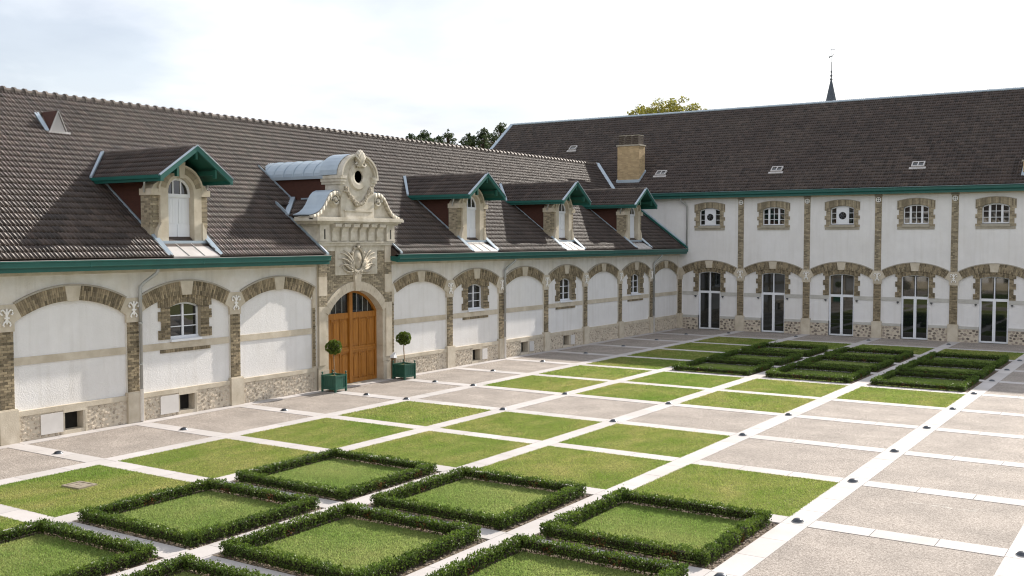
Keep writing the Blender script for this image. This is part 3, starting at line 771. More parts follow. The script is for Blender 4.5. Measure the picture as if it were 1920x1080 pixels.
    for s in (-1, 1):
        sp = []; th = math.atan(sl); run = math.hypot(he, za - ze) + .02
        nr = int(run / .29)
        for i in range(int((xo - xba) / TW) + 1):
            for r in range(nr + 1):
                s_ = min(r * .29, run - .30); up = s_ / run; xback = xbe + (xba - xbe) * min(1, (s_ + .2) / run)
                xx = xo - .02 - i * TW
                if xx - TW < xback - .12: continue
                sp.append((i * TW, s_))
        ct, st = math.cos(th), math.sin(th)
        tile_field('roof_tiles', rf, (xo - .02, s * (he + .03), ze + .0), (-1, 0, 0), (0, -s * ct, st), (0, s * st, ct), sp, 0)
        mb = MB('green', 'leadpale')   # side gutter and barge board
        mb.box(xbe - .1, xo + .02, *sorted((s * (he - .04), s * (he + .05))), ze - .15, ze + .03); mb.box(xbe - .1, xo + .01, *sorted((s * (he + .05), s * (he + .10))), ze - .06, ze + .045)
        mb.build('side_gutter', rf)
        mb = MB('green')
        mb.hexa([(xo - .05, 0, za - .11), (xo - .05, s * (he + .08), ze - .16), (xo + .03, s * (he + .08), ze - .16), (xo + .03, 0, za - .11),
                 (xo - .05, 0, za + .06), (xo - .05, s * (he + .08), ze + .01), (xo + .03, s * (he + .08), ze + .01), (xo + .03, 0, za + .06)])
        mb.build('bargeboard', rf)
        mb = MB('lead'); mb.hexa([(xo - .06, 0, za + .062), (xo - .06, s * (he + .1), ze + .012), (xo + .05, s * (he + .1), ze + .012), (xo + .05, 0, za + .062),
                                  (xo - .06, 0, za + .09), (xo - .06, s * (he + .1), ze + .04), (xo + .05, s * (he + .1), ze + .04), (xo + .05, 0, za + .09)]); mb.build('verge_flashing', rf)
        mb = MB('cladding'); c = s * .96
        mb.prism([(xbk, c, zl(xbk) - .1), (xbk, c, ze + .3), (xbe - .1, c, ze + .1), (xbe - .1, c, zl(xbe) - .1)], (0, -s * .08, 0)); mb.build('cheek', root)
        mb = MB('lead'); c0, c1 = sorted((s * .965, s * 1.03))
        mb.hexa([(xbk + .1, c0, zl(xbk + .1) + .02), (xbk + .1, c1, zl(xbk + .1) + .02), (xbe + .2, c1, zl(xbe + .2) + .02), (xbe + .2, c0, zl(xbe + .2) + .02),
                 (xbk + .1, c0, zl(xbk + .1) + .10), (xbk + .1, c1, zl(xbk + .1) + .07), (xbe + .2, c1, zl(xbe + .2) + .07), (xbe + .2, c0, zl(xbe + .2) + .10)]); mb.build('step_flashing', root)
        mb = MB('lead'); c0, c1 = sorted((s * .90, s * 1.06)); xq = -.45
        mb.hexa([(X0 - .02, c0, Z0 + .02), (X0 - .02, c1, Z0 + .02), (xq, c1, zl(xq) + .02), (xq, c0, zl(xq) + .02), (X0 - .02, c0, Z0 + .05), (X0 - .02, c1, Z0 + .09), (xq, c1, zl(xq) + .14), (xq, c0, zl(xq) + .10)]); mb.build('apron_side', root)
        mb = MB('zincpipe'); q = s * (he - .1); mb.tube([(-.35, q, ze - .14), (-.35, q, ze - .22), (-.42, s * 1.2, ze - .34), (-.45, s * 1.16, ze - .45)], .03, 6); mb.build('waste_pipe', root)
    mb = MB('leadpale')
    mb.hexa([(X0 + .02, -.9, Z0 - .02), (X0 + .02, .9, Z0 - .02), (xf, .9, 5.36), (xf, -.9, 5.36), (X0 + .02, -.9, Z0 + .02), (X0 + .02, .9, Z0 + .02), (xf, .9, 5.40), (xf, -.9, 5.40)])
    for q in (-.3, .3): mb.hexa([(X0 + .02, q - .012, Z0 + .01), (X0 + .02, q + .012, Z0 + .01), (xf, q + .012, 5.39), (xf, q - .012, 5.39), (X0 + .02, q - .012, Z0 + .045), (X0 + .02, q + .012, Z0 + .045), (xf, q + .012, 5.425), (xf, q - .012, 5.425)])
    mb.build('lead_apron', root)
    mb = MB('lead'); mb.box(xf, xf + .07, -1.05, 1.05, 5.34, 5.47); mb.build('upstand', root)
    mb = MB('lead'); mb.hexa([(xbe + .0, -he - .1, ze + .0), (xbe + .1, -he - .08, ze + .02), (xba + .12, -.05, za + .02), (xba + .0, -.1, za - .02), (xbe + .0, -he - .1, ze + .10), (xbe + .1, -he - .08, ze + .12), (xba + .12, -.05, za + .11), (xba + .0, -.1, za + .09)]); mb.build('back_flashing', root)
    mb = MB('ridge')
    x = xo
    while x > xba: mb.tube([(x, 0, za + .03), (x - .36, 0, za + .02)], .085, 8, rt(), 0, .07); x -= .36
    mb.build('ridge_tiles', rf)
    return root
d0 = dormer(); d0.location = (0, DORM[0], 0)
for y in DORM[1:]:
    c = copy_tree(d0, wing); c.location = (0, y, 0)

# ================================================================== GATEWAY
gate = thing('gateway', 'carved limestone gateway with scrolled gable, round oculus and oak double door', 'gateway', (0, YA, 0))
XG = .07
def gp(mb, name, parent=None, **k): return mb.build(name, parent or gate, **k)
HWD, ZSP, ZAP = 1.54, 2.72, 3.58; RD = (HWD ** 2 + (ZAP - ZSP) ** 2) / (2 * (ZAP - ZSP)); CD = ZAP - RD
AD = math.asin(HWD / RD)
def dz_(u, r=RD): return CD + math.sqrt(max(0, r * r - u * u))
for s in (-1, 1):
    mb = MB('stone', 'stonepale')
    zc = [-.05, .72, 1.35, 1.95, 2.5, 3.05]
    for a, b in zip(zc, zc[1:]):      # pier in courses
        e = .03 if a < 0 else 0
        mb.box(-.75, XG + e, *sorted((s * (HWD + .0), s * (2.06 + e))), a + .004, b - .004, rt())
    mb.box(-.75, XG - .01, *sorted((s * (HWD + .30), s * 2.05)), 3.05, 5.3)
    mb.box(XG - .01, XG + .05, *sorted((s * 1.70, s * 2.06)), .9, 3.05); 
    pier = gp(mb, 'pier')
    mb = MB('brickpale', 'stone')     # brick and stone bands of the upper pier
    for a, b, k in ((3.05, 3.45, 0), (3.45, 4.15, 1), (4.15, 4.62, 0), (4.62, 5.3, 1)):
        q = sorted((s * 1.64, s * 2.06))
        if k: mb.box(XG - .01, XG + .05, *q, a, b, rt(), 1)
        else:
            bb = MB('brickpale', 'mortar', tf=TFL); bb.box(q[0], q[1], XG - .02, XG + .02, a, b, .5, 1); bricks(bb, q[0], q[1], a, b, XG, XG + .04); bb.build('brick_band', pier)
    mb.build('stone_band', pier)
# stone arch of the door
mb = MB('stone'); n = 17
for i in range(n):
    a0, a1 = -AD + 2 * AD * i / n + .002, -AD + 2 * AD * (i + 1) / n - .002
    p = [(RD * math.sin(a0), CD + RD * math.cos(a0)), (RD * math.sin(a1), CD + RD * math.cos(a1)), ((RD + .34) * math.sin(a1), CD + (RD + .34) * math.cos(a1)), ((RD + .34) * math.sin(a0), CD + (RD + .34) * math.cos(a0))]
    mb.hexa([(-.62, *q) for q in p] + [(XG + .03, *q) for q in p], rt())
arch = gp(mb, 'door_arch')
mb = MB('stone'); mb.hexa([(XG - .1, -.13, ZAP - .02), (XG - .1, .13, ZAP - .02), (XG - .1, .20, 4.26), (XG - .1, -.20, 4.26), (XG + .10, -.13, ZAP - .02), (XG + .10, .13, ZAP - .02), (XG + .12, .20, 4.26), (XG + .12, -.20, 4.26)]); mb.build('keystone', arch)
mb = MB('brickpale', 'mortar', tf=TFL)     # brick field round the carved shield
mb.box(-1.65, 1.65, -.5, XG - .03, 3.0, 5.3, .5, 1) if False else None
N = 24
for i in range(N):
    a, b = -1.64 + 3.28 * i / N, -1.64 + 3.28 * (i + 1) / N; m_ = (a + b) / 2
    lo = dz_(m_, RD + .36) if abs(m_) < (RD + .34) * math.sin(AD) else 3.0
    mb.box(a, b, -.5, XG - .01, max(2.9, lo - .1), 5.3, .5, 1)
bricks(mb, -1.64, 1.64, 3.0, 5.1, XG - .02, XG + .015, clip=lambda u, z: z > dz_(u, RD + .38) + .03 if abs(u) < RD + .38 else True)
gp(mb, 'brick_field')
mb = MB('stonepale'); mb.box(XG - .02, XG + .04, -1.18, 1.18, 4.18, 5.3); mb.box(XG - .02, XG + .03, -1.64, 1.64, 5.08, 5.3); gp(mb, 'shield_panel')
# carved shield with palm leaves
mb = MB('stoneworn'); cx_ = XG + .05
mb.blob((cx_, 0, 4.75), .10, .26, .36, 16, 8)
mb.tube([(cx_ + .03, .33 * math.cos(t), 4.75 + .45 * math.sin(t)) for t in [2 * math.pi * i / 20 for i in range(21)]], .05, 6)
for i in range(12):
    t = 2 * math.pi * i / 12; mb.blob((cx_ + .05, .38 * math.cos(t), 4.75 + .50 * math.sin(t)), .05, .07, .07, 6, 4)
for s in (-1, 1): mb.tube([(cx_ + .05, s * .10, 4.24), (cx_ + .06, s * .16, 4.20), (cx_ + .06, s * .20, 4.26), (cx_ + .06, s * .14, 4.31), (cx_ + .06, s * .09, 4.27)], .035, 6)
for i in range(5): a = R(-50 + 25 * i); mb.tube([(cx_ + .06, 0, 5.20), (cx_ + .09, .10 * math.sin(a), 5.20 + .10 * math.cos(a)), (cx_ + .06, .17 * math.sin(a), 5.20 + .17 * math.cos(a))], .04, 5, .5, 0, .015)
mb.tube([(cx_ + .12, -.09, 4.62), (cx_ + .125, -.09, 4.86)], .014, 4); mb.tube([(cx_ + .12, .09, 4.62), (cx_ + .125, .09, 4.86)], .014, 4); mb.tube([(cx_ + .12, -.09, 4.86), (cx_ + .13, 0, 4.72), (cx_ + .12, .09, 4.86)], .014, 4)
sh = gp(mb, 'carved_shield', smooth=True)
for s in (-1, 1):
    for i in range(6):
        ln = (.92, 1.0, .98, .86, .78, .7)[i]; a = R((18, 30, 43, 57, 82, 104)[i]); mb = MB('stoneworn'); b0 = Vector((cx_, s * .18, 4.33)); pts = []
        for k in range(6):
            t = k / 5; aa = a + t * t * R(22) * (1 if i < 4 else -1.2); pts.append(tuple(b0 + Vector((.03 + .05 * math.sin(math.pi * t), s * ln * t * math.sin(aa), ln * t * math.cos(aa) * 1.1))))
        mb.tube(pts[:3], .018, 5, .5, 0, .052); mb.tube(pts[2:], .052, 5, .5, 0, .012); mb.build('palm_leaf', sh, smooth=True)
# entablature with corbels
mb = MB('stonepale'); mb.box(-.75, XG + .10, -2.12, 2.12, 5.28, 5.38); mb.box(-.75, XG + .14, -2.16, 2.16, 5.38, 5.43); mb.box(-.75, XG + .04, -2.06, 2.06, 5.43, 6.10); frieze = gp(mb, 'frieze')
def corbel(y, w, big):
    mb = MB('stonepale'); e = XG + .04
    pr = [(e, 5.44), (e + .06, 5.46), (e + .085, 5.62), (e + .08, 5.78), (e + .14, 5.92), (e + .25, 5.98), (e + .25, 6.09), (e, 6.09)]
    mb.prism([(a, y - w, b) for a, b in pr], (0, 2 * w, 0)); o = mb.build('corbel', frieze)
    if big: m2 = MB('dark'); m2.box(e + .08, e + .093, y - .035, y + .035, 5.5, 5.84); m2.build('slot', o) if False else None
for i in range(6): corbel(-1.25 + .5 * i, .165, False)
for s in (-1, 1):
    mb = MB('stonepale'); mb.box(XG + .02, XG + .16, *sorted((s * 1.62, s * 2.10)), 5.44, 6.06); mb.box(-.72, XG + .017, *sorted((s * 2.04, s * 2.118)), 5.445, 6.055); o = mb.build('frieze_block', frieze)
    mb = MB('dark'); mb.box(XG + .158, XG + .166, *sorted((s * 1.83, s * 1.89)), 5.52, 5.88); mb.build('slot', o)
mb = MB('stonepale')
prof = [(0, 6.06), (.22, 6.06), (.24, 6.10), (.30, 6.12), (.33, 6.18), (.38, 6.22), (.38, 6.29), (.36, 6.33), (0, 6.33)]
mb.prism([(XG + a, -2.12 - a * .75, b) for a, b in prof], (0, 0, 0)) if False else None
for (a, z0_), (b, z1_) in zip(prof[1:-1], prof[2:-1]): pass
lay = [(.20, 6.06, 6.12), (.28, 6.12, 6.18), (.36, 6.18, 6.28), (.33, 6.28, 6.33)]
for e, z0_, z1_ in lay: mb.box(-.75, XG + e, -2.08 - e, 2.08 + e, z0_, z1_)
gp(mb, 'cornice')
mb = MB('stonepale'); mb.box(-.3, XG + .12, -.72, .78, 6.33, 6.60); mb.box(-.3, XG + .16, -.78, .84, 6.56, 6.62); gp(mb, 'pedestal_block')
# scrolled gable
SCR = [(2.44, 6.335), (2.30, 6.37), (2.12, 6.44), (1.96, 6.55), (1.82, 6.70), (1.70, 6.88), (1.58, 7.05), (1.43, 7.18), (1.25, 7.25), (1.08, 7.25), (.94, 7.17)]
for s in (-1, 1):
    mb = MB('stonepale'); N = len(SCR) - 1; top = SCR
    mb.prism([(-.55, s * y, z) for y, z in top] + [(-.55, 0, top[-1][1]), (-.55, 0, 6.33), (-.55, s * 2.44, 6.33)], (XG + .53, 0, 0))
    body = gp(mb, 'gable_wing')
    mb = MB('stonepale')
    for (ya, z_a), (yb, z_b) in zip(top, top[1:]):
        mb.hexa([(XG - .05, s * ya, z_a - .10), (XG - .05, s * yb, z_b - .10), (XG - .05, s * yb, z_b + .05), (XG - .05, s * ya, z_a + .05), (XG + .14, s * ya, z_a - .10), (XG + .14, s * yb, z_b - .10), (XG + .14, s * yb, z_b + .05), (XG + .14, s * ya, z_a + .05)])
    vy, vz = 1.20, 6.96
    sp = [(XG + .08, s * (vy + (.24 - .0095 * i) * math.cos(i * .5)), vz + (.24 - .0095 * i) * math.sin(i * .5)) for i in range(22)]
    mb.tube(sp, .042, 7); mb.blob((XG + .10, s * vy, vz), .08, .06, .06, 8, 5); mb.lathe((XG - .1, s * vy, vz), [(.27, 0), (.27, .14)], 20, axis=0)
    mb.build('scroll', body, smooth=True)
    mb = MB('lead')
    for (ya, z_a), (yb, z_b) in zip(top, top[1:]):
        mb.hexa([(-.78, s * ya, z_a + .05), (-.78, s * yb, z_b + .05), (XG + .0, s * yb, z_b + .05), (XG + .0, s * ya, z_a + .05), (-.78, s * ya, z_a + .085), (-.78, s * yb, z_b + .085), (XG + .09, s * yb, z_b + .085), (XG + .09, s * ya, z_a + .085)])
    mb.build('lead_cap', body, smooth=False)
# central aedicule with oculus
HA, ZA0, ZA1 = .94, 6.33, 7.88
mb = MB('stonepale'); N = 20
out = [(-HA, ZA0), (HA, ZA0), (HA, ZA1)] + [(HA * math.cos(math.pi * i / N), ZA1 + .74 * math.sin(math.pi * i / N)) for i in range(1, N)] + [(-HA, ZA1)]
# face with a round hole: fan of quads between the hole and the outline
oc = (0, 7.87); rh = .23
def outline_hit(a):
    d = (math.cos(a), math.sin(a)); best = 9
    for (y1, z1), (y2, z2) in zip(out, out[1:] + out[:1]):
        ex, ez = y2 - y1, z2 - z1; den = d[0] * ez - d[1] * ex
        if abs(den) < 1e-9: continue
        t = ((y1 - oc[0]) * ez - (z1 - oc[1]) * ex) / den; q = ((y1 - oc[0]) * d[1] - (z1 - oc[1]) * d[0]) / den
        if t > 0 and -1e-6 <= q <= 1 + 1e-6: best = min(best, t)
    return oc[0] + d[0] * best, oc[1] + d[1] * best
angs = sorted(set([2 * math.pi * i / 36 for i in range(36)] + [math.atan2(z - oc[1], y) % (2 * math.pi) for y, z in out]))
xF = XG + .10
for a0, a1 in zip(angs, angs[1:] + [angs[0] + 2 * math.pi]):
    h0, h1 = outline_hit(a0), outline_hit(a1); c0 = (rh * math.cos(a0), oc[1] + rh * math.sin(a0)); c1 = (rh * math.cos(a1), oc[1] + rh * math.sin(a1))
    mb.poly([(xF, *c0), (xF, *c1), (xF, *h1), (xF, *h0)]); mb.poly([(xF, *c0), (xF, *c1), (xF - .35, *c1), (xF - .35, *c0)]); mb.poly([(xF, *h0), (xF, *h1), (-.75, *h1), (-.75, *h0)])
aed = gp(mb, 'aedicule')
mb = MB('dark'); mb.lathe((xF - .35, 0, oc[1]), [(.24, -.02), (.24, 0)], 20, axis=0); mb.build('oculus_opening', aed)
mb = MB('stonepale'); mb.lathe((xF, 0, oc[1]), [(.235, 0), (.235, .06), (.30, .075), (.46, .075), (.50, .04), (.52, 0)], 28, axis=0); mb.build('oculus_ring', aed, smooth=False)
mb = MB('stonepale')      # impost blocks and arched hood
for s in (-1, 1):
    for e, a, b in ((.04, 7.56, 7.66), (.09, 7.66, 7.77), (.13, 7.77, 7.88)): mb.box(-.75, xF + e, *sorted((s * .72, s * (HA + e))), a, b)
for i in range(N):
    a0, a1 = math.pi * i / N, math.pi * (i + 1) / N
    for r0, r1, e in ((.0, .07, .10), (.07, .14, .16)):
        p = [((HA - .05 + r) * math.cos(a), ZA1 + (.70 + r) * math.sin(a)) for r, a in ((r0, a0), (r0, a1), (r1, a1), (r1, a0))]
        mb.hexa([(-.3, *q) for q in p] + [(xF + e, *q) for q in p])
mb.build('arched_hood', aed)
mb = MB('stonepale')
for i in range(7):
    a = R(-54 + 18 * i); mb.tube([(xF + .12, .04 * math.sin(a), 8.30), (xF + .20, .14 * math.sin(a), 8.30 + .24 * math.cos(a)), (xF + .18, .27 * math.sin(a), 8.32 + .46 * math.cos(a)), (xF + .12, .30 * math.sin(a), 8.34 + .52 * math.cos(a))], .045, 6, .5, 0, .05)
for s in (-1, 1): mb.tube([(xF + .14, s * .05, 8.30), (xF + .16, s * .2, 8.24), (xF + .16, s * .28, 8.32), (xF + .16, s * .2, 8.38)], .045, 6)
mb.blob((xF + .1, 0, 8.5), .14, .2, .3, 10, 6); mb.build('shell_crest', aed, smooth=True)
mb = MB('stoneworn')
for i in range(27):
    t = -1 + 2 * i / 26; y_ = .66 * t; z_ = 6.84 + .55 * t * t
    for _ in range(2): mb.blob((xF + .06 + random.uniform(-.02, .03), y_ + random.uniform(-.04, .04), z_ + random.uniform(-.05, .05)), .06, .058, .058, 6, 4, rt())
for s in (-1, 1):
    for i in range(9): mb.blob((xF + .05, s * .70 + random.uniform(-.11, .11), 7.36 + random.uniform(-.10, .12)), .05, .05, .05, 6, 4, rt())
mb.build('garland', aed, smooth=True)
# sheet-metal barrel roof behind, with dark clad sides
xback = X0 - (ZA1 + .70 - Z0) / SL
mb = MB('lead'); N = 14
for i in range(N):
    a0, a1 = math.pi * i / N, math.pi * (i + 1) / N
    p = [(1.02 * math.cos(a), ZA1 - .02 + .68 * math.sin(a)) for a in (a0, a1)]
    mb.poly([(-.5, *p[0]), (-.5, *p[1]), (xback - .3, *p[1]), (xback - .3, *p[0])])
    q = [(1.06 * math.cos(a), ZA1 + .03 + .83 * math.sin(a)) for a in (a0, a1)]
    mb.poly([(XG + .02, *q[0]), (XG + .02, *q[1]), (-.78, *q[1]), (-.78, *q[0])])
    mb.poly([(-.78, *q[0]), (-.78, *q[1]), (-.78, *p[1]), (-.78, *p[0])])
barrel = gp(mb, 'barrel_roof', smooth=True)
for k in range(7):
    x = -1.15 - .52 * k; mb = MB('lead'); mb.tube([(x, 1.03 * math.cos(math.pi * i / N), ZA1 - .02 + .69 * math.sin(math.pi * i / N)) for i in range(N + 1)], .022, 5); mb.build('standing_seam', barrel)
for s in (-1, 1):
    mb = MB('lead'); mb.box(xback - .3, -.6, *sorted((s * .99, s * 1.09)), ZA1 - .10, ZA1 + .02); mb.build('barrel_edge', barrel)
    mb = MB('cladding'); mb.prism([(-.6, s * .965, 5.6), (-.6, s * .965, ZA1 - .04), (xback + .3, s * .965, ZA1 - .04), (xback + .2, s * .965, ZA1 - .3)], (0, -s * .1, 0)); gp(mb, 'side_cladding')
    # little lean-to under it
    zhi, zlo = 7.02, 6.36; xs = X0 - (zhi - Z0) / SL; xs2 = X0 - (zlo - Z0) / SL
    mb = MB('cladding'); mb.prism([(-.6, s * 2.06, 5.3), (-.6, s * 2.06, zlo), (xs2 - .1, s * 2.06, zlo), (-.2, s * 2.06, zl(-.2) - .2)], (0, -s * .1, 0)); gp(mb, 'lower_cladding')
    mb = MB('tile'); mb.hexa([(-.55, s * .98, zhi - .06), (-.55, s * 2.16, zlo - .04), (xs2 - .1, s * 2.16, zlo - .04), (xs - .1, s * .98, zhi - .06), (-.55, s * .98, zhi), (-.55, s * 2.16, zlo), (xs2 - .1, s * 2.16, zlo), (xs - .1, s * .98, zhi)])
    lt = gp(mb, 'lean_to_roof')
    run = math.hypot(1.18, zhi - zlo); th = math.atan2(zhi - zlo, 1.18); sp = [(i * TW, r * .29) for i in range(6) for r in range(4) if i * TW < -.55 - xs2 - .1 + r * .2]
    tile_field('roof_tiles', lt, (-.55, s * 2.19, zlo - .01), (-1, 0, 0), (0, -s * math.cos(th), math.sin(th)), (0, s * math.sin(th), math.cos(th)), sp, 0)
    mb = MB('lead'); mb.hexa([(xs - .12, s * .98, zhi - .02), (xs - .12, s * 1.0, zhi + .12), (xs2 - .14, s * 2.2, zlo + .10), (xs2 - .14, s * 2.2, zlo - .05), (xs + .14, s * .98, zhi - .02), (xs + .14, s * 1.0, zhi + .12), (xs2 + .12, s * 2.2, zlo + .10), (xs2 + .12, s * 2.2, zlo - .05)]); mb.build('flashing', lt)
    mb = MB('lead'); mb.box(-1.75, -.55, *sorted((s * .98, s * 1.04)), zhi, zhi + .06); mb.build('flashing', lt)
    # valley flashing where the main roof stops at the gateway
    mb = MB('lead'); c0, c1 = sorted((s * 2.03, s * 2.17))
    for xa, xb2 in ((.60, -1.95),):
        mb.hexa([(xa, c0, zl(xa) + .02), (xa, c1, zl(xa) + .02), (xb2, c1, zl(xb2) + .02), (xb2, c0, zl(xb2) + .02), (xa, c0, zl(xa) + .13), (xa, c1, zl(xa) + .07), (xb2, c1, zl(xb2) + .07), (xb2, c0, zl(xb2) + .13)])
    gp(mb, 'valley_flashing')
    mb = MB('lead'); c0, c1 = sorted((s * .99, s * 1.06)); xa, xb2 = -1.9, -4.0
    mb.hexa([(xa, c0, zl(xa) + .02), (xa, c1, zl(xa) + .02), (xb2, c1, zl(xb2) + .02), (xb2, c0, zl(xb2) + .02), (xa, c0, zl(xa) + .11), (xa, c1, zl(xa) + .07), (xb2, c1, zl(xb2) + .07), (xb2, c0, zl(xb2) + .11)]); gp(mb, 'step_flashing')
# oak door
XD = -.30
mb = MB('oak'); N = 20
for i in range(N):
    a, b = -HWD + 2 * HWD * i / N, -HWD + 2 * HWD * (i + 1) / N
    mb.hexa([(XD - .06, a, 0), (XD - .06, b, 0), (XD - .06, b, min(2.62, dz_(b))), (XD - .06, a, min(2.62, dz_(a))), (XD, a, 0), (XD, b, 0), (XD, b, min(2.62, dz_(b))), (XD, a, min(2.62, dz_(a)))])
mb.box(XD, XD + .10, -.085, .085, .02, ZAP - .02)
n = 18
for i in range(n):
    a0, a1 = -AD + 2 * AD * i / n, -AD + 2 * AD * (i + 1) / n
    p = [(r * math.sin(a), CD + r * math.cos(a)) for r, a in ((RD - .09, a0), (RD - .09, a1), (RD, a1), (RD, a0))]
    mb.hexa([(XD - .06, *q) for q in p] + [(XD + .06, *q) for q in p])
for s in (-1, 1):
    mb.box(XD, XD + .05, *sorted((s * (HWD - .09), s * HWD)), 0, 2.74)
    for a, b in ((.02, .16), (1.18, 1.40), (2.50, 2.72)): mb.box(XD, XD + .045, *sorted((s * .085, s * (HWD - .09))), a, b)
    mb.box(XD + .045, XD + .075, *sorted((s * .10, s * (HWD - .12))), 1.25, 1.32)
door = gp(mb, 'oak_door')
for s in (-1, 1):
    w = (HWD - .09 - .085) / 3
    for i in range(3):
        u0, u1 = .085 + i * w, .085 + (i + 1) * w
        for z0_, z1_ in ((.16, 1.18), (1.40, 2.50)):
            mb = MB('oak'); a, b = u0 + .05, u1 - .05; m_ = (a + b) / 2
            o = [(a, z0_ + .06), (b, z0_ + .06), (b, z1_ - .17), (b - .03, z1_ - .10), (m_ + .05, z1_ - .06), (m_, z1_ - .045), (m_ - .05, z1_ - .06), (a + .03, z1_ - .10), (a, z1_ - .17)]
            mb.prism([(XD, s * y, z) for y, z in o], (.028, 0, 0), rt()); q = [((y - m_) * .72 + m_, (z - (z0_ + z1_) / 2) * .88 + (z0_ + z1_) / 2) for y, z in o]
            mb.prism([(XD + .028, s * y, z) for y, z in q], (.016, 0, 0), rt()); mb.build('door_panel', door)
        if i: mb = MB('oak'); mb.box(XD, XD + .034, *sorted((s * (u0 - .028), s * (u0 + .028))), .16, 2.5); mb.build('stile', door)
    mb = MB('glass'); pts = [(s * .09, 2.70), (s * 1.30, 2.70)] + [(s * u, dz_(u, RD - .08)) for u in (1.25, 1.1, .9, .7, .5, .3, .09)]
    mb.poly([(XD - .0, y, z) for y, z in pts]); mb.build('pane', door)
    for u in (.42, .76, 1.05): mb = MB('zincpipe'); mb.box(XD + .0, XD + .02, *sorted((s * (u - .009), s * (u + .009))), 2.70, dz_(u, RD - .08)); mb.build('glazing_bar', door)
mb = MB('stonegrey'); mb.box(-.62, .05, -HWD, HWD, -.05, .02); gp(mb, 'threshold')

# ================================================================== BACK WING
back = thing('two_storey_wing', 'tall two-storey white wing with brick pilasters, glazed doors and long brown roof', 'building', (0, 44, 0))
FB = facade_meshes(TFB, True)
NB = 7
dfr, dpanes = None, None
def french_door():
    tf = TFB; v = -.20; fr = MB('white', tf=tf); hw = .72; zs, rise = 3.44, .10
    zh = lambda u: zs + rise * (1 - (u / hw) ** 2); t = .06
    for s in (-1, 1): fr.box(*sorted((2 + s * hw, 2 + s * (hw - t))), v - .05, v + .04, .0, zs)
    for i in range(10):
        a, b = -hw + 2 * hw * i / 10, -hw + 2 * hw * (i + 1) / 10
        fr.hexa([(2 + a, v - .05, zh(a) - .045), (2 + b, v - .05, zh(b) - .045), (2 + b, v - .05, zh(b) + .01), (2 + a, v - .05, zh(a) + .01), (2 + a, v + .04, zh(a) - .045), (2 + b, v + .04, zh(b) - .045), (2 + b, v + .04, zh(b) + .01), (2 + a, v + .04, zh(a) + .01)])
    fr.box(2 - hw, 2 + hw, v - .05, v + .045, 2.22, 2.36); fr.box(2 - .075, 2 + .075, v - .04, v + .05, .02, 2.22); fr.box(2 - .03, 2 + .03, v - .04, v + .04, 2.36, zh(0) - .04)
    fr.box(2 - hw, 2 + hw, v - .05, v + .045, .0, .09)
    for s in (-1, 1): fr.box(*sorted((2 + s * (hw - t), 2 + s * (hw - t - .035))), v - .035, v + .03, .09, 2.22)
    P = []
    for a, b in ((-hw + .09, -.07), (.07, hw - .09)):
        for z0_, z1_ in ((.09, 2.22), (2.36, 3.46)):
            pm = MB('glass', tf=tf); vv = v - .005
            pm.hexa([(2 + a, vv - .006, z0_), (2 + b, vv - .006, z0_), (2 + b, vv - .006, z1_), (2 + a, vv - .006, z1_), (2 + a, vv, z0_), (2 + b, vv + .002, z0_), (2 + b, vv + .001, z1_), (2 + a, vv - .001, z1_)]); P.append(pm.mesh('pane'))
    return fr.mesh('french_door'), P
dfr, dpanes = french_door()
ufr, upanes = window_parts(TFB, .665, 6.36, 7.26, .15, -.14, [-.61, -.30, 0, .30, .61], 3)
# upper window surround (stone and brick, toothed)
mb = MB('brickpale', 'mortar', 'stonegrey', tf=TFB); zh = lambda u: 7.28 + .15 * (1 - (u / .665) ** 2)
for s in (-1, 1):
    z = 6.20
    k = 0
    while z < 7.27:
        w = .99 if int((z - 6.06) / .26) % 2 == 0 else .90
        mb.box(*sorted((2 + s * .665, 2 + s * w)), -.15, .02, z, z + .073, .5, 1)
        c = [.665, .665 + (.11 if k % 2 else .2), w]
        for a, b in zip(c, c[1:]): mb.box(*sorted((2 + s * (a + .004), 2 + s * (b - .004))), -.145, .038 + random.uniform(-.003, .004), z + .004, z + .069, rt(), 0)
        z += .073; k += 1
n = 26
for i in range(n):
    a, b = -.99 + 1.98 * i / n, -.99 + 1.98 * (i + 1) / n; m_ = (a + b) / 2
    lo = zh(m_) if abs(m_) < .665 else 7.28; hi = 7.60 + .15 * (1 - (m_ / .99) ** 2)
    mb.box(2 + a, 2 + b, -.15, .02, lo, hi, .5, 1); mb.box(2 + a + .005, 2 + b - .005, -.148, .042 + random.uniform(-.003, .005), lo, hi, rt(), 0)
    mb.box(2 + a, 2 + b, -.02, .06, hi, hi + .035, .5, 2)
mb.box(2 - .97, 2 + .97, -.14, .03, 6.06, 6.19, .5, 2); mb.box(2 - .72, 2 + .72, -.15, .085, 6.19, 6.34, .5, 2)
usur = mb.mesh('brick_surround')
# upper wall with a window hole
mb = MB('render', tf=TFB); T = 8.30
mb.poly([(0, 0, 4.30), (4, 0, 4.30), (4, 0, 6.25), (0, 0, 6.25)]); mb.poly([(0, 0, 6.25), (1.335, 0, 6.25), (1.335, 0, T), (0, 0, T)]); mb.poly([(2.665, 0, 6.25), (4, 0, 6.25), (4, 0, T), (2.665, 0, T)]); mb.poly([(1.335, 0, 7.45), (2.665, 0, 7.45), (2.665, 0, T), (1.335, 0, T)])
uw = mb.mesh('upper_wall')
mb = MB('brickpale', 'mortar', tf=TFB); mb.box(-.18, .18, -.02, .012, 3.76, 7.90, .5, 1); bricks(mb, -.18, .18, 3.76, 7.90, 0, .030); upil = mb.mesh('upper_pilaster')
mb = MB('stonegrey', tf=TFB); mb.box(-.21, .21, -.02, .05, 7.90, 8.02); ucap = mb.mesh('pilaster_cap')
mb = MB('iron', 'dark', tf=TFB)
mb.lathe((0, .035, 7.72), [(.0, .02), (.145, .02), (.145, .0)], 18, .5, 0, axis=1)
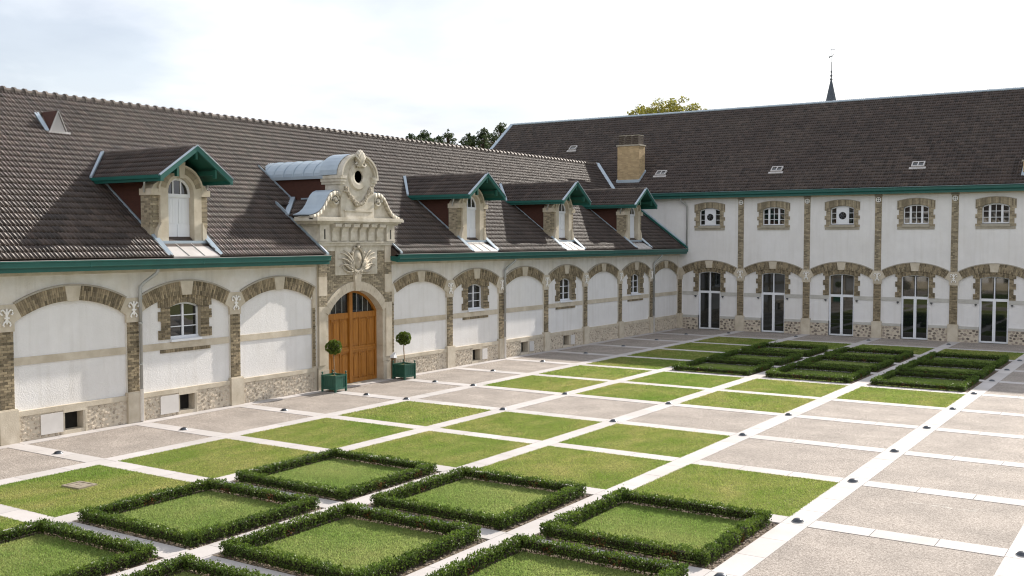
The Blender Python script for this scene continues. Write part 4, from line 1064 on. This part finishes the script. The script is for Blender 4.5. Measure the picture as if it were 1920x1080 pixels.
for qy, qz in ((.05, .05), (-.05, .05), (.05, -.05), (-.05, -.05)): mb.lathe((qy, .057, 7.72 + qz), [(0, .002), (.033, .002), (.033, 0)], 8, .5, 1, axis=1)
disc = mb.mesh('tie_disc')
fanm = MB('white', 'dark', tf=TFB); fanm.box(2 - .30, 2 + .30, -.13, -.085, 6.40, 7.36); fanm.lathe((2, -.083, 6.86), [(0, .004), (.21, .004), (.21, 0)], 20, .5, 1, axis=1)
fan_panel = fanm.mesh('fan_panel')
fb = MB('steel', tf=TFB)
for i in range(6):
    a = 2 * math.pi * i / 6; fb.hexa([(2, -.075, 6.86), (2 + .05 * math.cos(a + .5), -.07, 6.86 + .05 * math.sin(a + .5)), (2 + .19 * math.cos(a + .35), -.066, 6.86 + .19 * math.sin(a + .35)), (2 + .19 * math.cos(a), -.076, 6.86 + .19 * math.sin(a)),
                                      (2, -.071, 6.86), (2 + .05 * math.cos(a + .5), -.066, 6.86 + .05 * math.sin(a + .5)), (2 + .19 * math.cos(a + .35), -.062, 6.86 + .19 * math.sin(a + .35)), (2 + .19 * math.cos(a), -.072, 6.86 + .19 * math.sin(a))])
fan_blade = fb.mesh('fan')
for k in range(NB):
    L = (4.0 * k, 0, 0)
    link('wall', FB['wall'], back, L); link('wall_panel', FB['panel_door'], back, L); link('upper_wall', uw, back, L)
    a = link('arch', FB['arch'], back, L); link('keystone', FB['keystone'], a); link('hood_mould', FB['hood'], a)
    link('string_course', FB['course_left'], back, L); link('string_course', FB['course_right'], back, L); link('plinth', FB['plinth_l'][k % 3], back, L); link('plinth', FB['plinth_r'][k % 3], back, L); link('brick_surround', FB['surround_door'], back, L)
    d = link('french_door', dfr, back, L)
    for p in dpanes: link('pane', p, d)
    mb = MB('render', 'dark', tf=TFB)       # reveals of the door opening
    for s in (-1, 1):
        q = sorted((2 + s * .72, 2 + s * 1.28)); mb.box(q[0], q[1], -.30, PD - .002, -.02, 2.30) 
    mb.box(1.2, 2.8, -.55, -.35, -.02, 3.7, .5, 1); mb.build('door_reveal', back, L)
    for s in (-1, 1):
        mb = MB('steel', tf=TFB); mb.box(2 + s * .88 - .05, 2 + s * .88 + .05, PD + .02, PD + .12, 2.0, 2.07); mb.tube([(2 + s * .88, PD + .07, 2.0), (2 + s * .88, PD + .07, 1.95)], .02, 6); mb.build('wall_light', back, L)
    link('brick_surround', usur, back, L); w = link('window', ufr, back, L)
    for p in upanes: link('pane', p, w)
    mb = MB('dark', tf=TFB); mb.box(1.3, 2.7, -.5, -.3, 6.2, 7.5); mb.build('window_backing', w)
    if k in (0, 2): fp = link('fan_panel', fan_panel, w); link('fan', fan_blade, w)
for k in range(NB + 1):
    L = (4.0 * k, 0, 0)
    p = link('pilaster', FB['pilaster'], back, L); link('pilaster_base', FB['base'], p); link('springer_stone', FB['springer'], p)
    if k: link('wall_tie', FB['tie'], p); u = link('upper_pilaster', upil, back, L); link('pilaster_cap', ucap, u); link('tie_disc', disc, u)
mb = MB('render', 'dark'); mb.box(-17.0, 29, .56, 15.0, 0, 8.3); mb.poly([(-17, 0, 0), (0, 0, 0), (0, 0, 8.3), (-17, 0, 8.3)])
mb.prism([(-17.0, .3, 8.2), (-17.0, 15.0, 8.2), (-17.0, 7.3, 14.0)], (.3, 0, 0)); mb.build('wall_core', back)
for k in range(0, 1):
    mb = MB('stone', tf=TFB); mb.box(.0, 29, -.02, .05, 7.96, 8.06); mb.build('eave_strip', back)
# gutter
mb = MB('green'); prof = [(.0, 8.08), (.40, 8.02), (.48, 8.02), (.48, 8.14), (.54, 8.16), (.57, 8.20), (.57, 8.32), (.60, 8.335), (.60, 8.37), (.54, 8.37), (.46, 8.28), (.0, 8.28)]
mb.prism([(-3.4, -a, b) for a, b in prof], (32.5, 0, 0)); g = mb.build('gutter', back)
mb = MB('lead'); mb.box(-3.4, 29.1, -.598, -.42, 8.372, 8.385); mb.build('gutter_lip', g)
for x in (.50,):
    mb = MB('zincpipe'); mb.tube([(x - .25, -.42, 8.04), (x - .25, -.42, 7.95), (x - .22, -.36, 7.86), (x + .02, -.12, 7.62), (x + .05, -.10, 7.5), (x + .05, -.10, 5.0)], .05, 10); p = mb.build('downpipe', back, smooth=True)
    for z in (7.3, 6.2): mb = MB('zincpipe'); mb.lathe((x + .05, -.10, z), [(.066, -.02), (.066, .02)], 10); mb.build('pipe_clip', p)
# roof
YR, ZRB = 51.35 - 44, 14.25
yo = 43.4 - 44
mb = MB('tile'); mb.prism([(-17.2, yo, 8.38), (-17.2, YR, ZRB - .06), (-17.2, 15.4, 8.2), (-17.2, 15.4, 8.0), (-17.2, yo + .3, 8.1)], (46.4, 0, 0)) if False else None
for a, b in ((-17.2, XR * 2 + 0), (XR * 2, XR - .0), (XR, -3.6), (-3.6, 29.2)):
    pass
mb.hexa([(-17.2, yo + .02, 8.32), (29.2, yo + .02, 8.32), (29.2, YR, ZRB - .10), (-17.2, YR, ZRB - .10), (-17.2, yo + .02, 8.38), (29.2, yo + .02, 8.38), (29.2, YR, ZRB - .04), (-17.2, YR, ZRB - .04)])
mb.hexa([(-17.2, 15.4, 8.2), (29.2, 15.4, 8.2), (29.2, YR, ZRB - .10), (-17.2, YR, ZRB - .10), (-17.2, 15.4, 8.26), (29.2, 15.4, 8.26), (29.2, YR, ZRB - .04), (-17.2, YR, ZRB - .04)])
broof = mb.build('roof', back)
CH = (-4.55, -3.02, .45, 1.30)
spots = []; nrow = int(math.hypot(YR - yo, ZRB - 8.40) / TE)
for i in range(int((29 + 17.1) / TW)):
    xx = -17.1 + i * TW; xm = xx + TW / 2
    for r in range(nrow + 1):
        s = r * TE; yw = yo + (s + .15) * CT; z = 8.40 + (s + .15) * ST
        zlft = zl(xm) if xm > XR else ZR - SL * (XR - xm)
        if xm < .5 and zlft > z + .03: continue
        if CH[0] < xm < CH[1] and CH[2] < yw < CH[3]: continue
        spots.append((xx, s))
tile_field('tile_field', broof, (0, yo, 8.40), (1, 0, 0), (0, CT, ST), (0, -ST, CT), spots, 300, near=(14, 0, 12.0))
mb = MB('lead', 'green')
for i in range(int(46 / .42)):
    x = -17.1 + i * .42; mb.tube([(x, YR, ZRB + .03), (x + .42, YR, ZRB + .02)], .10, 8, rt(), 0, .085)
stuff(mb.build('ridge_capping', broof))
mb = MB('lead'); mb.hexa([(-17.3, yo, 8.40), (-17.05, yo, 8.40), (-17.05, YR, ZRB), (-17.3, YR, ZRB), (-17.3, yo, 8.52), (-17.05, yo, 8.50), (-17.05, YR, ZRB + .10), (-17.3, YR, ZRB + .12)]); mb.build('verge_flashing', broof)
for x, yw in ((-9.89, 48.05), (-1.74, 45.07), (5.83, 45.03), (13.87, 44.99)):
    yl = yw - 44; O = Vector((x, yl, zb(yw) + .05)); up = Vector((0, CT, ST)); nn = Vector((0, -ST, CT)); ac = Vector((1, 0, 0))
    tf = lambda a, b, c, O=O: tuple(O + ac * a + up * b + nn * c)
    mb = MB('leadpale', 'glass', tf=tf)
    w, h = (.26, .24) if x < -5 else (.34, .24)
    mb.box(-w, w, -h, -h + .07, 0, .10); mb.box(-w, w, h - .07, h, 0, .10); mb.box(-w, -w + .06, -h + .07, h - .07, 0, .10); mb.box(w - .06, w, -h + .07, h - .07, 0, .10)
    if x > -5: mb.box(-.03, .03, -h + .07, h - .07, 0, .10)
    mb.box(-w - .1, w + .1, -h - .18, -h, -.02, .03)
    sk = mb.build('skylight', broof); mb = MB('glass', tf=tf); mb.box(-w + .05, w - .05, -h + .06, h - .06, .02, .06); mb.build('pane', sk)
def chimney(x0, x1, y0, y1, zt, npots):
    mb = MB('chim'); z = 8.2; mb.box(x0, x1, y0, y1, z, zt)
    ch = mb.build('chimney', back)
    bb = MB('chim', 'mortar')
    k = 0; z = 8.9
    while z < zt - .03:
        u = x0 - (.11 if k % 2 else 0)
        while u < x1 - .02:
            a, b = max(u, x0), min(u + .22, x1)
            if b - a > .04: bb.box(a + .005, b - .005, y0 - .012, y0, z + .005, z + .068, rt())
            u += .22
        u = y0 - (.11 if k % 2 else 0)
        while u < y1 - .02:
            a, b = max(u, y0), min(u + .22, y1)
            if b - a > .04: bb.box(x1, x1 + .012, a + .005, b - .005, z + .005, z + .068, rt())
            u += .22
        z += .073; k += 1
    stuff(bb.build('brickwork', ch))
    mb = MB('stonegrey'); mb.box(x0 - .06, x1 + .06, y0 - .06, y1 + .06, zt, zt + .09); mb.build('chimney_cap', ch)
    w = (x1 - x0) / npots
    for i in range(npots):
        c = x0 + w * (i + .5); mb = MB('flue', 'stonegrey'); 
        for j in range(5): mb.box(c - w * .36, c + w * .36, y0 + .04, y1 - .04, zt + .09 + j * .115, zt + .09 + j * .115 + .085, .1 + .15 * rt(), 0); mb.box(c - w * .31, c + w * .31, y0 + .08, y1 - .08, zt + .09 + j * .115 + .085, zt + .09 + j * .115 + .115, .5, 1)
        mb.box(c - w * .38, c + w * .38, y0 + .02, y1 - .02, zt + .665, zt + .70, .5, 1); mb.build('flue_stack', ch)
    mb = MB('lead'); f0, f1 = zb(44 + y0 - .06), zb(44 + y1 + .06); mb.hexa([(x0 - .08, y0 - .06, f0), (x1 + .08, y0 - .06, f0), (x1 + .08, y1 + .06, f1), (x0 - .08, y1 + .06, f1), (x0 - .06, y0 - .05, f0 + .16), (x1 + .06, y0 - .05, f0 + .16), (x1 + .06, y1 + .06, f1 + .14), (x0 - .06, y1 + .06, f1 + .14)]); mb.build('flashing', ch)
chimney(CH[0], CH[1], CH[2], CH[3], 11.5, 3)
chimney(19.25, 20.9, .0, .95, 9.55, 3)

# ================================================================== WING BEHIND THE CAMERA (mirrored in the glazed doors)
opp = thing('opposite_wing', 'sunlit white wing facing the tall wing across the courtyard, behind the viewpoint', 'building', (0, -20, 0))
mb = MB('render'); mb.box(-8, 44, -8, 0, 0, 8.2); mb.build('wall', opp)
mb = MB('stone'); mb.box(-8, 44, 0, .06, 0, .85); mb.build('plinth', opp)
mb = MB('tile'); mb.prism([(-8, .6, 8.2), (-8, -5.5, 12.6), (-8, -11, 8.2)], (52, 0, 0)); mb.build('roof', opp)
for k in range(11):
    mb = MB('brick'); mb.box(4 * k - .2, 4 * k + .2, .0, .04, .85, 8.1); mb.build('pilaster', opp)
    mb = MB('glass'); mb.box(4 * k + 1.3, 4 * k + 2.7, .0, .03, .1, 3.4); mb.build('glazed_door', opp)
    mb = MB('glass'); mb.box(4 * k + 1.35, 4 * k + 2.65, .0, .03, 6.3, 7.4); mb.build('window', opp)

# ================================================================== STEEPLE
st = thing('steeple', 'slender blue-grey slate steeple with iron finial rising behind the long roof', 'steeple', (1.78, 70, 0))
mb = MB('stone'); mb.box(-1.9, 1.9, -1.9, 1.9, 0, 11.0); mb.build('tower', st)
mb = MB('slate'); mb.lathe((0, 0, 0), [(2.2, 10.9), (1.25, 12.6), (.50, 16.5), (.10, 18.35), (.06, 18.5)], 8); mb.build('spire_roof', st)
mb = MB('slate')
mb.lathe((0, 0, 18.45), [(.05, 0), (.13, .10), (.05, .22), (.05, .30), (.11, .40), (.04, .52), (.04, .62), (.085, .72), (.03, .82), (.025, 1.5)], 8); mb.tube([(0, 0, 19.0), (0, 0, 21.3)], .012, 5); mb.build('finial', st)
mb = MB('slate'); mb.tube([(-.22, .12, 20.35), (-.1, .06, 20.42), (.06, -.03, 20.40), (.2, -.12, 20.56)], .05, 5, .5, 0, .02); mb.tube([(-.22, .12, 20.35), (-.26, .14, 20.55)], .03, 5); mb.tube([(-.3, 0, 20.95), (.3, 0, 20.95)], .018, 4); mb.build('weather_vane', st)

# ================================================================== TREES
def leaf_cloud(centres, per, size, seed, flat=.0):
    """quads scattered in ellipsoids: centres rows (x,y,z,rx,ry,rz)"""
    g = np.random.default_rng(seed); V = []; 
    for c in centres:
        n = int(per * (c[3] * c[4] * c[5]) ** (2 / 3) / 1.0) + 4
        d = g.normal(size=(n, 3)); d /= np.linalg.norm(d, axis=1, keepdims=True)
        rad = g.uniform(.25, 1, (n, 1)) ** .45
        p = np.array(c[:3]) + d * rad * np.array(c[3:6])
        V.append(p)
    P = np.concatenate(V); n = len(P)
    a = g.normal(size=(n, 3)); a /= np.linalg.norm(a, axis=1, keepdims=True); b = np.cross(a, g.normal(size=(n, 3))); b /= np.linalg.norm(b, axis=1, keepdims=True)
    s = size * g.uniform(.6, 1.3, (n, 1))
    q = np.stack([P - a * s - b * s * .55 * 0, P + b * s * .55, P + a * s, P - b * s * .55], 1)
    return q.reshape(-1, 3), np.arange(4 * n).reshape(n, 4), np.clip(g.normal(.5, .25, n), 0, 1)
def tree(name, label, base, H, crown, mat, size, per, seed, lean=0, group=None):
    t = thing(name, label, 'tree', base, 0, group)
    mb = MB('bark'); mb.tube([(0, 0, 0), (lean * .3, 0, H * .35), (lean * .6, 0, H * .65), (lean, 0, H * .95)], .28, 8, .5, 0, .05)
    for c in crown: mb.tube([(lean * .6 * c[2] / H, 0, max(H * .3, c[2] - 2.0)), ((c[0] + lean) * .55, c[1] * .55, c[2] - .6), (c[0], c[1], c[2])], .09, 5, .5, 0, .02)
    mb.build('trunk', t)
    o = link('crown', np_mesh('crown', *leaf_cloud(crown, per, size, seed), [M[mat]]), t); stuff(o)
    return t
g = random.Random(5)
cr = []
for i in range(70):
    a = g.uniform(0, 6.28); rr = 3.9 * math.sqrt(g.random()); zz = 16.9 + (1 - (rr / 4.1) ** 2) * 2.6 * g.uniform(.35, 1.0); cr.append((rr * math.cos(a), rr * math.sin(a), zz, g.uniform(.35, .75), g.uniform(.35, .75), g.uniform(.3, .55)))
tree('broadleaf_tree', 'round yellow-green autumn tree top showing above the ridge left of the steeple', (-16.4, 78, 0), 18.6, cr, 'autumn', .12, 300, 21)
def pinecrown(H, seed, spread=1.4, n=13):
    g = random.Random(seed); c = [(0, 0, H - .25, .16, .16, .35), (.05, .05, H - .7, .3, .3, .3)]
    for i in range(n):
        z = H - .55 - i * .22
        for q in range(4 if spread > 1 else 2):
            r = min(spread * 1.6, .25 + .34 * i) * g.uniform(.35, 1.05); a = g.uniform(0, 6.28)
            c.append((r * math.cos(a), r * math.sin(a), z + g.uniform(-.2, .45), g.uniform(.25, .6), g.uniform(.25, .6), g.uniform(.14, .32)))
    return c
PINES = [(768, 252, 80, 2.0, 'low spreading pine behind the long ridge, leftmost of the trees there'), (795, 243, 76, 1.5, 'tallest bushy pine left of the thin young pine behind the long ridge'),
         (822, 254, 82, 2.0, 'low pine between the bushy pine and the thin young pine'), (840, 243, 84, .5, 'thin young pine with a single narrow top behind the long ridge'),
         (880, 250, 78, 2.2, 'broad dark pine just right of the thin young pine'), (908, 240, 80, 1.2, 'loose open pine with a bare side branch near the end gable'),
         (938, 232, 76, 1.7, 'open ragged pine touching the end gable of the back roof')]
def pixel_at(px, py, Y):
    f = 1947.9; yaw, pit = R(-33.022), R(-2.684)
    Fv = Vector((math.sin(yaw) * math.cos(pit), math.cos(yaw) * math.cos(pit), math.sin(pit))); Rv = Vector((math.cos(yaw), -math.sin(yaw), 0)); Uv = Rv.cross(Fv)
    d = Fv + Rv * (px - 960) / f + Uv * (540 - py) / f; t = (Y - CAM.y) / d.y
    return CAM + d * t
for i, (px, py, Y, sp, lab) in enumerate(PINES):
    p = pixel_at(px, py, Y); tree('pine_tree', lab, (p.x, p.y, 0), p.z, pinecrown(p.z, 40 + i, sp, 16 if sp > 1 else 9), 'pine', .11, 420, 60 + i, 0, 'pines behind the long wing')

# ================================================================== HEDGES
def hedge_mesh(n, size, seed, hw_o, w, h):
    g = np.random.default_rng(seed); r = hw_o - w / 2
    side = g.integers(0, 4, n); t = g.uniform(-hw_o, hw_o, n)
    # position in the cross-section, biased to the skin; every ~0.28 m one shrub swells
    ph = np.floor(t / .27) * 12.99 + side * 78.2; bump = .5 + .5 * np.sin(t / .27 * 2 * np.pi); rnd = np.modf(np.abs(np.sin(ph) * 43758.5))[0]
    hh = h * (.80 + .20 * rnd + .10 * bump); ww = w * (.78 + .22 * rnd + .22 * bump)
    k = g.uniform(0, 1, n); a = np.empty(n); b = np.empty(n)
    top = k < .42; lef = (k >= .42) & (k < .70); rig = (k >= .70) & (k < .98); core = k >= .98
    a[top] = g.uniform(-.5, .5, top.sum()); b[top] = 1 - np.abs(g.normal(0, .07, top.sum())) + .05 * rnd[top]
    a[lef] = -.5 + np.abs(g.normal(0, .06, lef.sum())); b[lef] = g.uniform(.10, 1, lef.sum()); a[rig] = .5 - np.abs(g.normal(0, .06, rig.sum())); b[rig] = g.uniform(.10, 1, rig.sum())
    a[core] = g.uniform(-.4, .4, core.sum()); b[core] = g.uniform(.1, .9, core.sum())
    fall = np.where(b > .82, 1 - (b - .82) * .55, 1) * np.where(b < .25, .72 + b, 1); a = a * fall + g.normal(0, .02, n)
    off = r + a * ww; z = b * hh + g.normal(0, .012, n)
    # a few young shoots stick up
    sh = g.random(n) < .05; z[sh] += g.uniform(.0, .06, sh.sum())
    x = np.where(side == 0, off, np.where(side == 1, -off, t)); y = np.where(side == 0, t, np.where(side == 1, t, np.where(side == 2, off, -off)))
    P = np.stack([x, y, z], 1)
    A = g.normal(size=(n, 3)) + np.array([0, 0, .9]); A /= np.linalg.norm(A, axis=1, keepdims=True); B = np.cross(A, g.normal(size=(n, 3))); B /= np.linalg.norm(B, axis=1, keepdims=True)
    N_ = np.cross(A, B); s = size * g.uniform(.65, 1.3, (n, 1))
    q = np.stack([P, P + A * s * .5 + B * s * .30 + N_ * s * .06, P + A * s, P + A * s * .5 - B * s * .30 + N_ * s * .06], 1)
    tint = np.clip(g.normal(.5, .2, n) + .25 * (b - .6) + .2 * (rnd - .5), 0, 1)
    dry = (np.modf(np.abs(np.sin(ph * 1.7) * 1371.3))[0] < .05) & (g.random(n) < .5) & (b < .8)
    return np_mesh('foliage', q.reshape(-1, 3), np.arange(4 * n).reshape(n, 4), tint, [M['box'], M['dryleaf']], dry.astype(int))
HO, HWI, HH = 1.645, .21, .225
near_h = [hedge_mesh(20000, .040, s, HO, HWI, HH) for s in (1, 2, 3)]; far_h = [hedge_mesh(11000, .050, s, HO, HWI, HH) for s in (4, 5)]
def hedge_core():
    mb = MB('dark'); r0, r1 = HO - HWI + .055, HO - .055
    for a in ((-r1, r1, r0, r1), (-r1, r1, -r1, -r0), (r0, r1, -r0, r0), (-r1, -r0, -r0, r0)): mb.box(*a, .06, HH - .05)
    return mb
M['darkcore'] = mk('dark core', (.020, .022, .010), (.03, .024, .012), 8, .9)  # solid added core blocks the view through; its near-black stands for inner shade
hc = hedge_core(); hc.mats = [M['darkcore']]; core_mesh = hc.mesh('dark_core')
mb = MB('bark'); gg = random.Random(3)
for s in range(4):
    for i in range(24):
        t = -HO + .1 + i * .125 + gg.uniform(-.03, .03); o = HO - HWI / 2 + gg.uniform(-.04, .04); x, y = ((o, t), (-o, t), (t, o), (t, -o))[s]; mb.tube([(x, y, -.03), (x + gg.uniform(-.03, .03), y + gg.uniform(-.03, .03), .12)], .009, 4)
stem_mesh = mb.mesh('stems')
ordn = ['first', 'second', 'third', 'fourth', 'fifth', 'sixth', 'seventh', 'eighth', 'ninth', 'tenth', 'eleventh', 'twelfth', 'thirteenth', 'fourteenth']
colw = {2: 'left file', 3: 'middle file', 4: 'right file'}
for (c, r) in sorted(HEDGE):
    x0, x1, y0, y1 = cell(c, r); cx, cy = (x0 + x1) / 2, (y0 + y1) / 2; near = r < 3
    if near: lab = f'box hedge square in foreground group, {ordn[-r]} row from the gateway, {colw[c]}'
    else: lab = f'box hedge square in distant group, {ordn[8 - r]} row from the tall wing, {colw[c]}'
    rz = random.choice((0, .5, 1, 1.5)) * math.pi
    t = thing('box_hedge', lab, 'hedge', (cx, cy, -.02), rz, 'box hedge squares in the courtyard')
    t.scale = (1, 1, random.uniform(.93, 1.10))
    stuff(link('foliage', random.choice(near_h if near else far_h), t)); link('dark_core', core_mesh, t); stuff(link('stems', stem_mesh, t))

# ================================================================== PLANTERS WITH TOPIARY
def planter():
    t = thing('potted_topiary', 'x', 'topiary', (0, 0, 0)); W = .33
    mb = MB('greentub')
    for sx in (-1, 1):
        for sy in (-1, 1): mb.box(*sorted((sx * (W - .06), sx * W)), *sorted((sy * (W - .06), sy * W)), 0, .62)
    for z0_, z1_ in ((.09, .16), (.54, .61)):
        for s in (-1, 1): mb.box(-W + .06, W - .06, *sorted((s * (W - .055), s * (W - .008))), z0_, z1_); mb.box(*sorted((s * (W - .055), s * (W - .008))), -W + .06, W - .06, z0_, z1_)
    tub = mb.build('planter_box', t)
    for s in (-1, 1):
        for i in range(5):
            a, b = -W + .062 + i * (2 * W - .124) / 5 + .003, -W + .062 + (i + 1) * (2 * W - .124) / 5 - .003
            mb = MB('greentub'); mb.box(a, b, *sorted((s * (W - .05), s * (W - .028))), .16, .54, rt()); mb.build('slat', tub)
            mb = MB('greentub'); mb.box(*sorted((s * (W - .05), s * (W - .028))), a, b, .16, .54, rt()); mb.build('slat', tub)
    for sx in (-1, 1):
        for sy in (-1, 1): mb = MB('greentub'); mb.lathe((sx * (W - .03), sy * (W - .03), .62), [(.02, 0), (.018, .03), (.036, .065), (.03, .095), (.0, .12)], 8); mb.build('finial', tub, smooth=True)
    mb = MB('soil'); mb.box(-W + .06, W - .06, -W + .06, W - .06, .1, .55); mb.build('potting_soil', tub)
    mb = MB('barkpale'); mb.tube([(0, 0, .5), (.012, .01, .8), (-.01, .0, 1.15), (0, 0, 1.5)], .024, 7, .5, 0, .018); mb.build('stem', t, smooth=True)
    g = np.random.default_rng(9); n = 3600; d = g.normal(size=(n, 3)); d /= np.linalg.norm(d, axis=1, keepdims=True)
    rad = .275 * (1 - np.abs(g.normal(0, .07, (n, 1)))) * (1 + .07 * np.sin(d[:, :1] * 9 + d[:, 1:2] * 7) + np.abs(g.normal(0, .03, (n, 1)))); P = d * rad * np.array([1, 1, .88]) + np.array([0, 0, 1.60])
    A = d + g.normal(0, .7, (n, 3)); A /= np.linalg.norm(A, axis=1, keepdims=True); B = np.cross(A, g.normal(size=(n, 3))); B /= np.linalg.norm(B, axis=1, keepdims=True); s = .042 * g.uniform(.6, 1.3, (n, 1))
    q = np.stack([P, P + A * s * .5 + B * s * .3, P + A * s, P + A * s * .5 - B * s * .3], 1)
    stuff(link('crown', np_mesh('crown', q.reshape(-1, 3), np.arange(4 * n).reshape(n, 4), np.clip(g.normal(.5, .25, n), 0, 1), [M['topiary']]), t))
    mb = MB('soil'); mb.mats = [M['darkcore']]; mb.blob((0, 0, 1.60), .21, .21, .18, 12, 8); mb.build('dark_core', t)  # solid core filling the ball, inner shade set into its dark colour
    return t
p0 = planter(); p1 = copy_tree(p0)
tag(p0, 'clipped ball topiary in green tub standing left of the oak door', 'topiary', 'potted topiaries by the gateway'); p0.location = (.62, 12.10, 0); p0.rotation_euler.z = R(4)
tag(p1, 'clipped ball topiary in green tub standing right of the oak door', 'topiary', 'potted topiaries by the gateway'); p1.location = (.62, 16.12, 0); p1.rotation_euler.z = R(-3)

# small post beside the gateway
t = thing('intercom_post', 'small timber post with a white cap beside the right gate pier', 'post', (.20, 15.98, 0))
mb = MB('postwood'); mb.box(-.06, .06, -.07, .07, 0, .82); mb.build('post', t)
mb = MB('white'); mb.hexa([(-.10, -.10, .82), (.10, -.10, .82), (.10, .10, .82), (-.10, .10, .82), (-.10, -.10, .90), (.10, -.10, .90), (.04, .10, 1.02), (-.10, .10, 1.02)]); mb.build('cap', t)

# ================================================================== GROUND LIGHTS
def light_mesh():
    b = MB('steel'); b.lathe((0, 0, 0), [(.120, 0), (.120, .012), (.104, .018), (.095, .038), (.070, .058), (.036, .068), (0, .071)], 18); return b.mesh('ground_light', True)
def rim_mesh():
    b = MB('zincpipe'); b.lathe((0, 0, .001), [(.130, 0), (.130, .006), (.120, .008)], 18); return b.mesh('rim')
lm, rmsh = light_mesh(), rim_mesh()
def ground_light(x, y, lab):
    o = link('ground_light', lm, None, (x, y, .002)); tag(o, lab, 'ground light', 'ground lights set in the paving'); link('rim', rmsh, o)
for k in range(-2, 11):
    ground_light(2.25, TY[k], f'steel dome light beside the long wing wall, {ordn[10 - k]} path crossing from tall wing')
for i in (1, 2, 3, 4):
    for k, nm in ((3, 'near'), (4, 'far')): ground_light(LX[i], TY[k], f'steel dome light on {nm} edge of gateway path, {ordn[i - 1]} long path from long wing')
    ground_light(LX[i], 42.0, f'steel dome light in shade by tall wing, {ordn[i - 1]} long path from long wing')
for i in (5, 6):
    for k in range(-1, 11):
        w = 'wide path between lawns and gravel' if i == 5 else 'rightmost gravel path'
        if i == 6 and k > 2: continue
        ground_light(LX[i], TY[k], f'steel dome light on {w}, {ordn[10 - k]} crossing from tall wing')

# manhole frame in the lawn, chalk scuffs on the gravel
mb = MB('cast'); 
for a in ((-.30, .30, -.24, -.19), (-.30, .30, .19, .24), (-.30, -.25, -.19, .19), (.25, .30, -.19, .19)): mb.box(*a, 0, .035)
t = thing('manhole_cover', 'small rectangular cast manhole cover let into the lawn', 'manhole', (5.86, -1.86, 0), R(3)); mb.build('frame', t)
mb = MB('cast'); mb.box(-.22, .22, -.16, .16, -.02, .028); mb.box(-.1, .1, -.02, .02, .028, .036); mb.build('cover', t)
mb = MB('soil'); mb.box(-.36, .36, -.30, .30, -.03, .004); mb.build('bare_earth', t)
for i, (px, py) in enumerate(((1705, 942), (1757, 947), (1811, 956))):
    f = (py - 449) / 1; p = pixel_at(px, py, 0); d = (p - CAM); q = CAM + d * (-CAM.z / d.z); gg = random.Random(i)
    mb = MB('chalk')
    for _ in range((3, 9, 4)[i]):
        a, L = gg.uniform(-.4, .9), gg.uniform(.08, .26); x, y = q.x + gg.uniform(-.16, .16), q.y + gg.uniform(-.14, .14); dx, dy = L * math.cos(a), L * math.sin(a); nx, ny = -.014 * math.sin(a), .014 * math.cos(a)
        mb.poly([(x, y, -.003), (x + dx, y + dy, -.003), (x + dx + nx, y + dy + ny, -.003), (x + nx, y + ny, -.003)])
    o = mb.build('chalk_scuff'); struct(o)
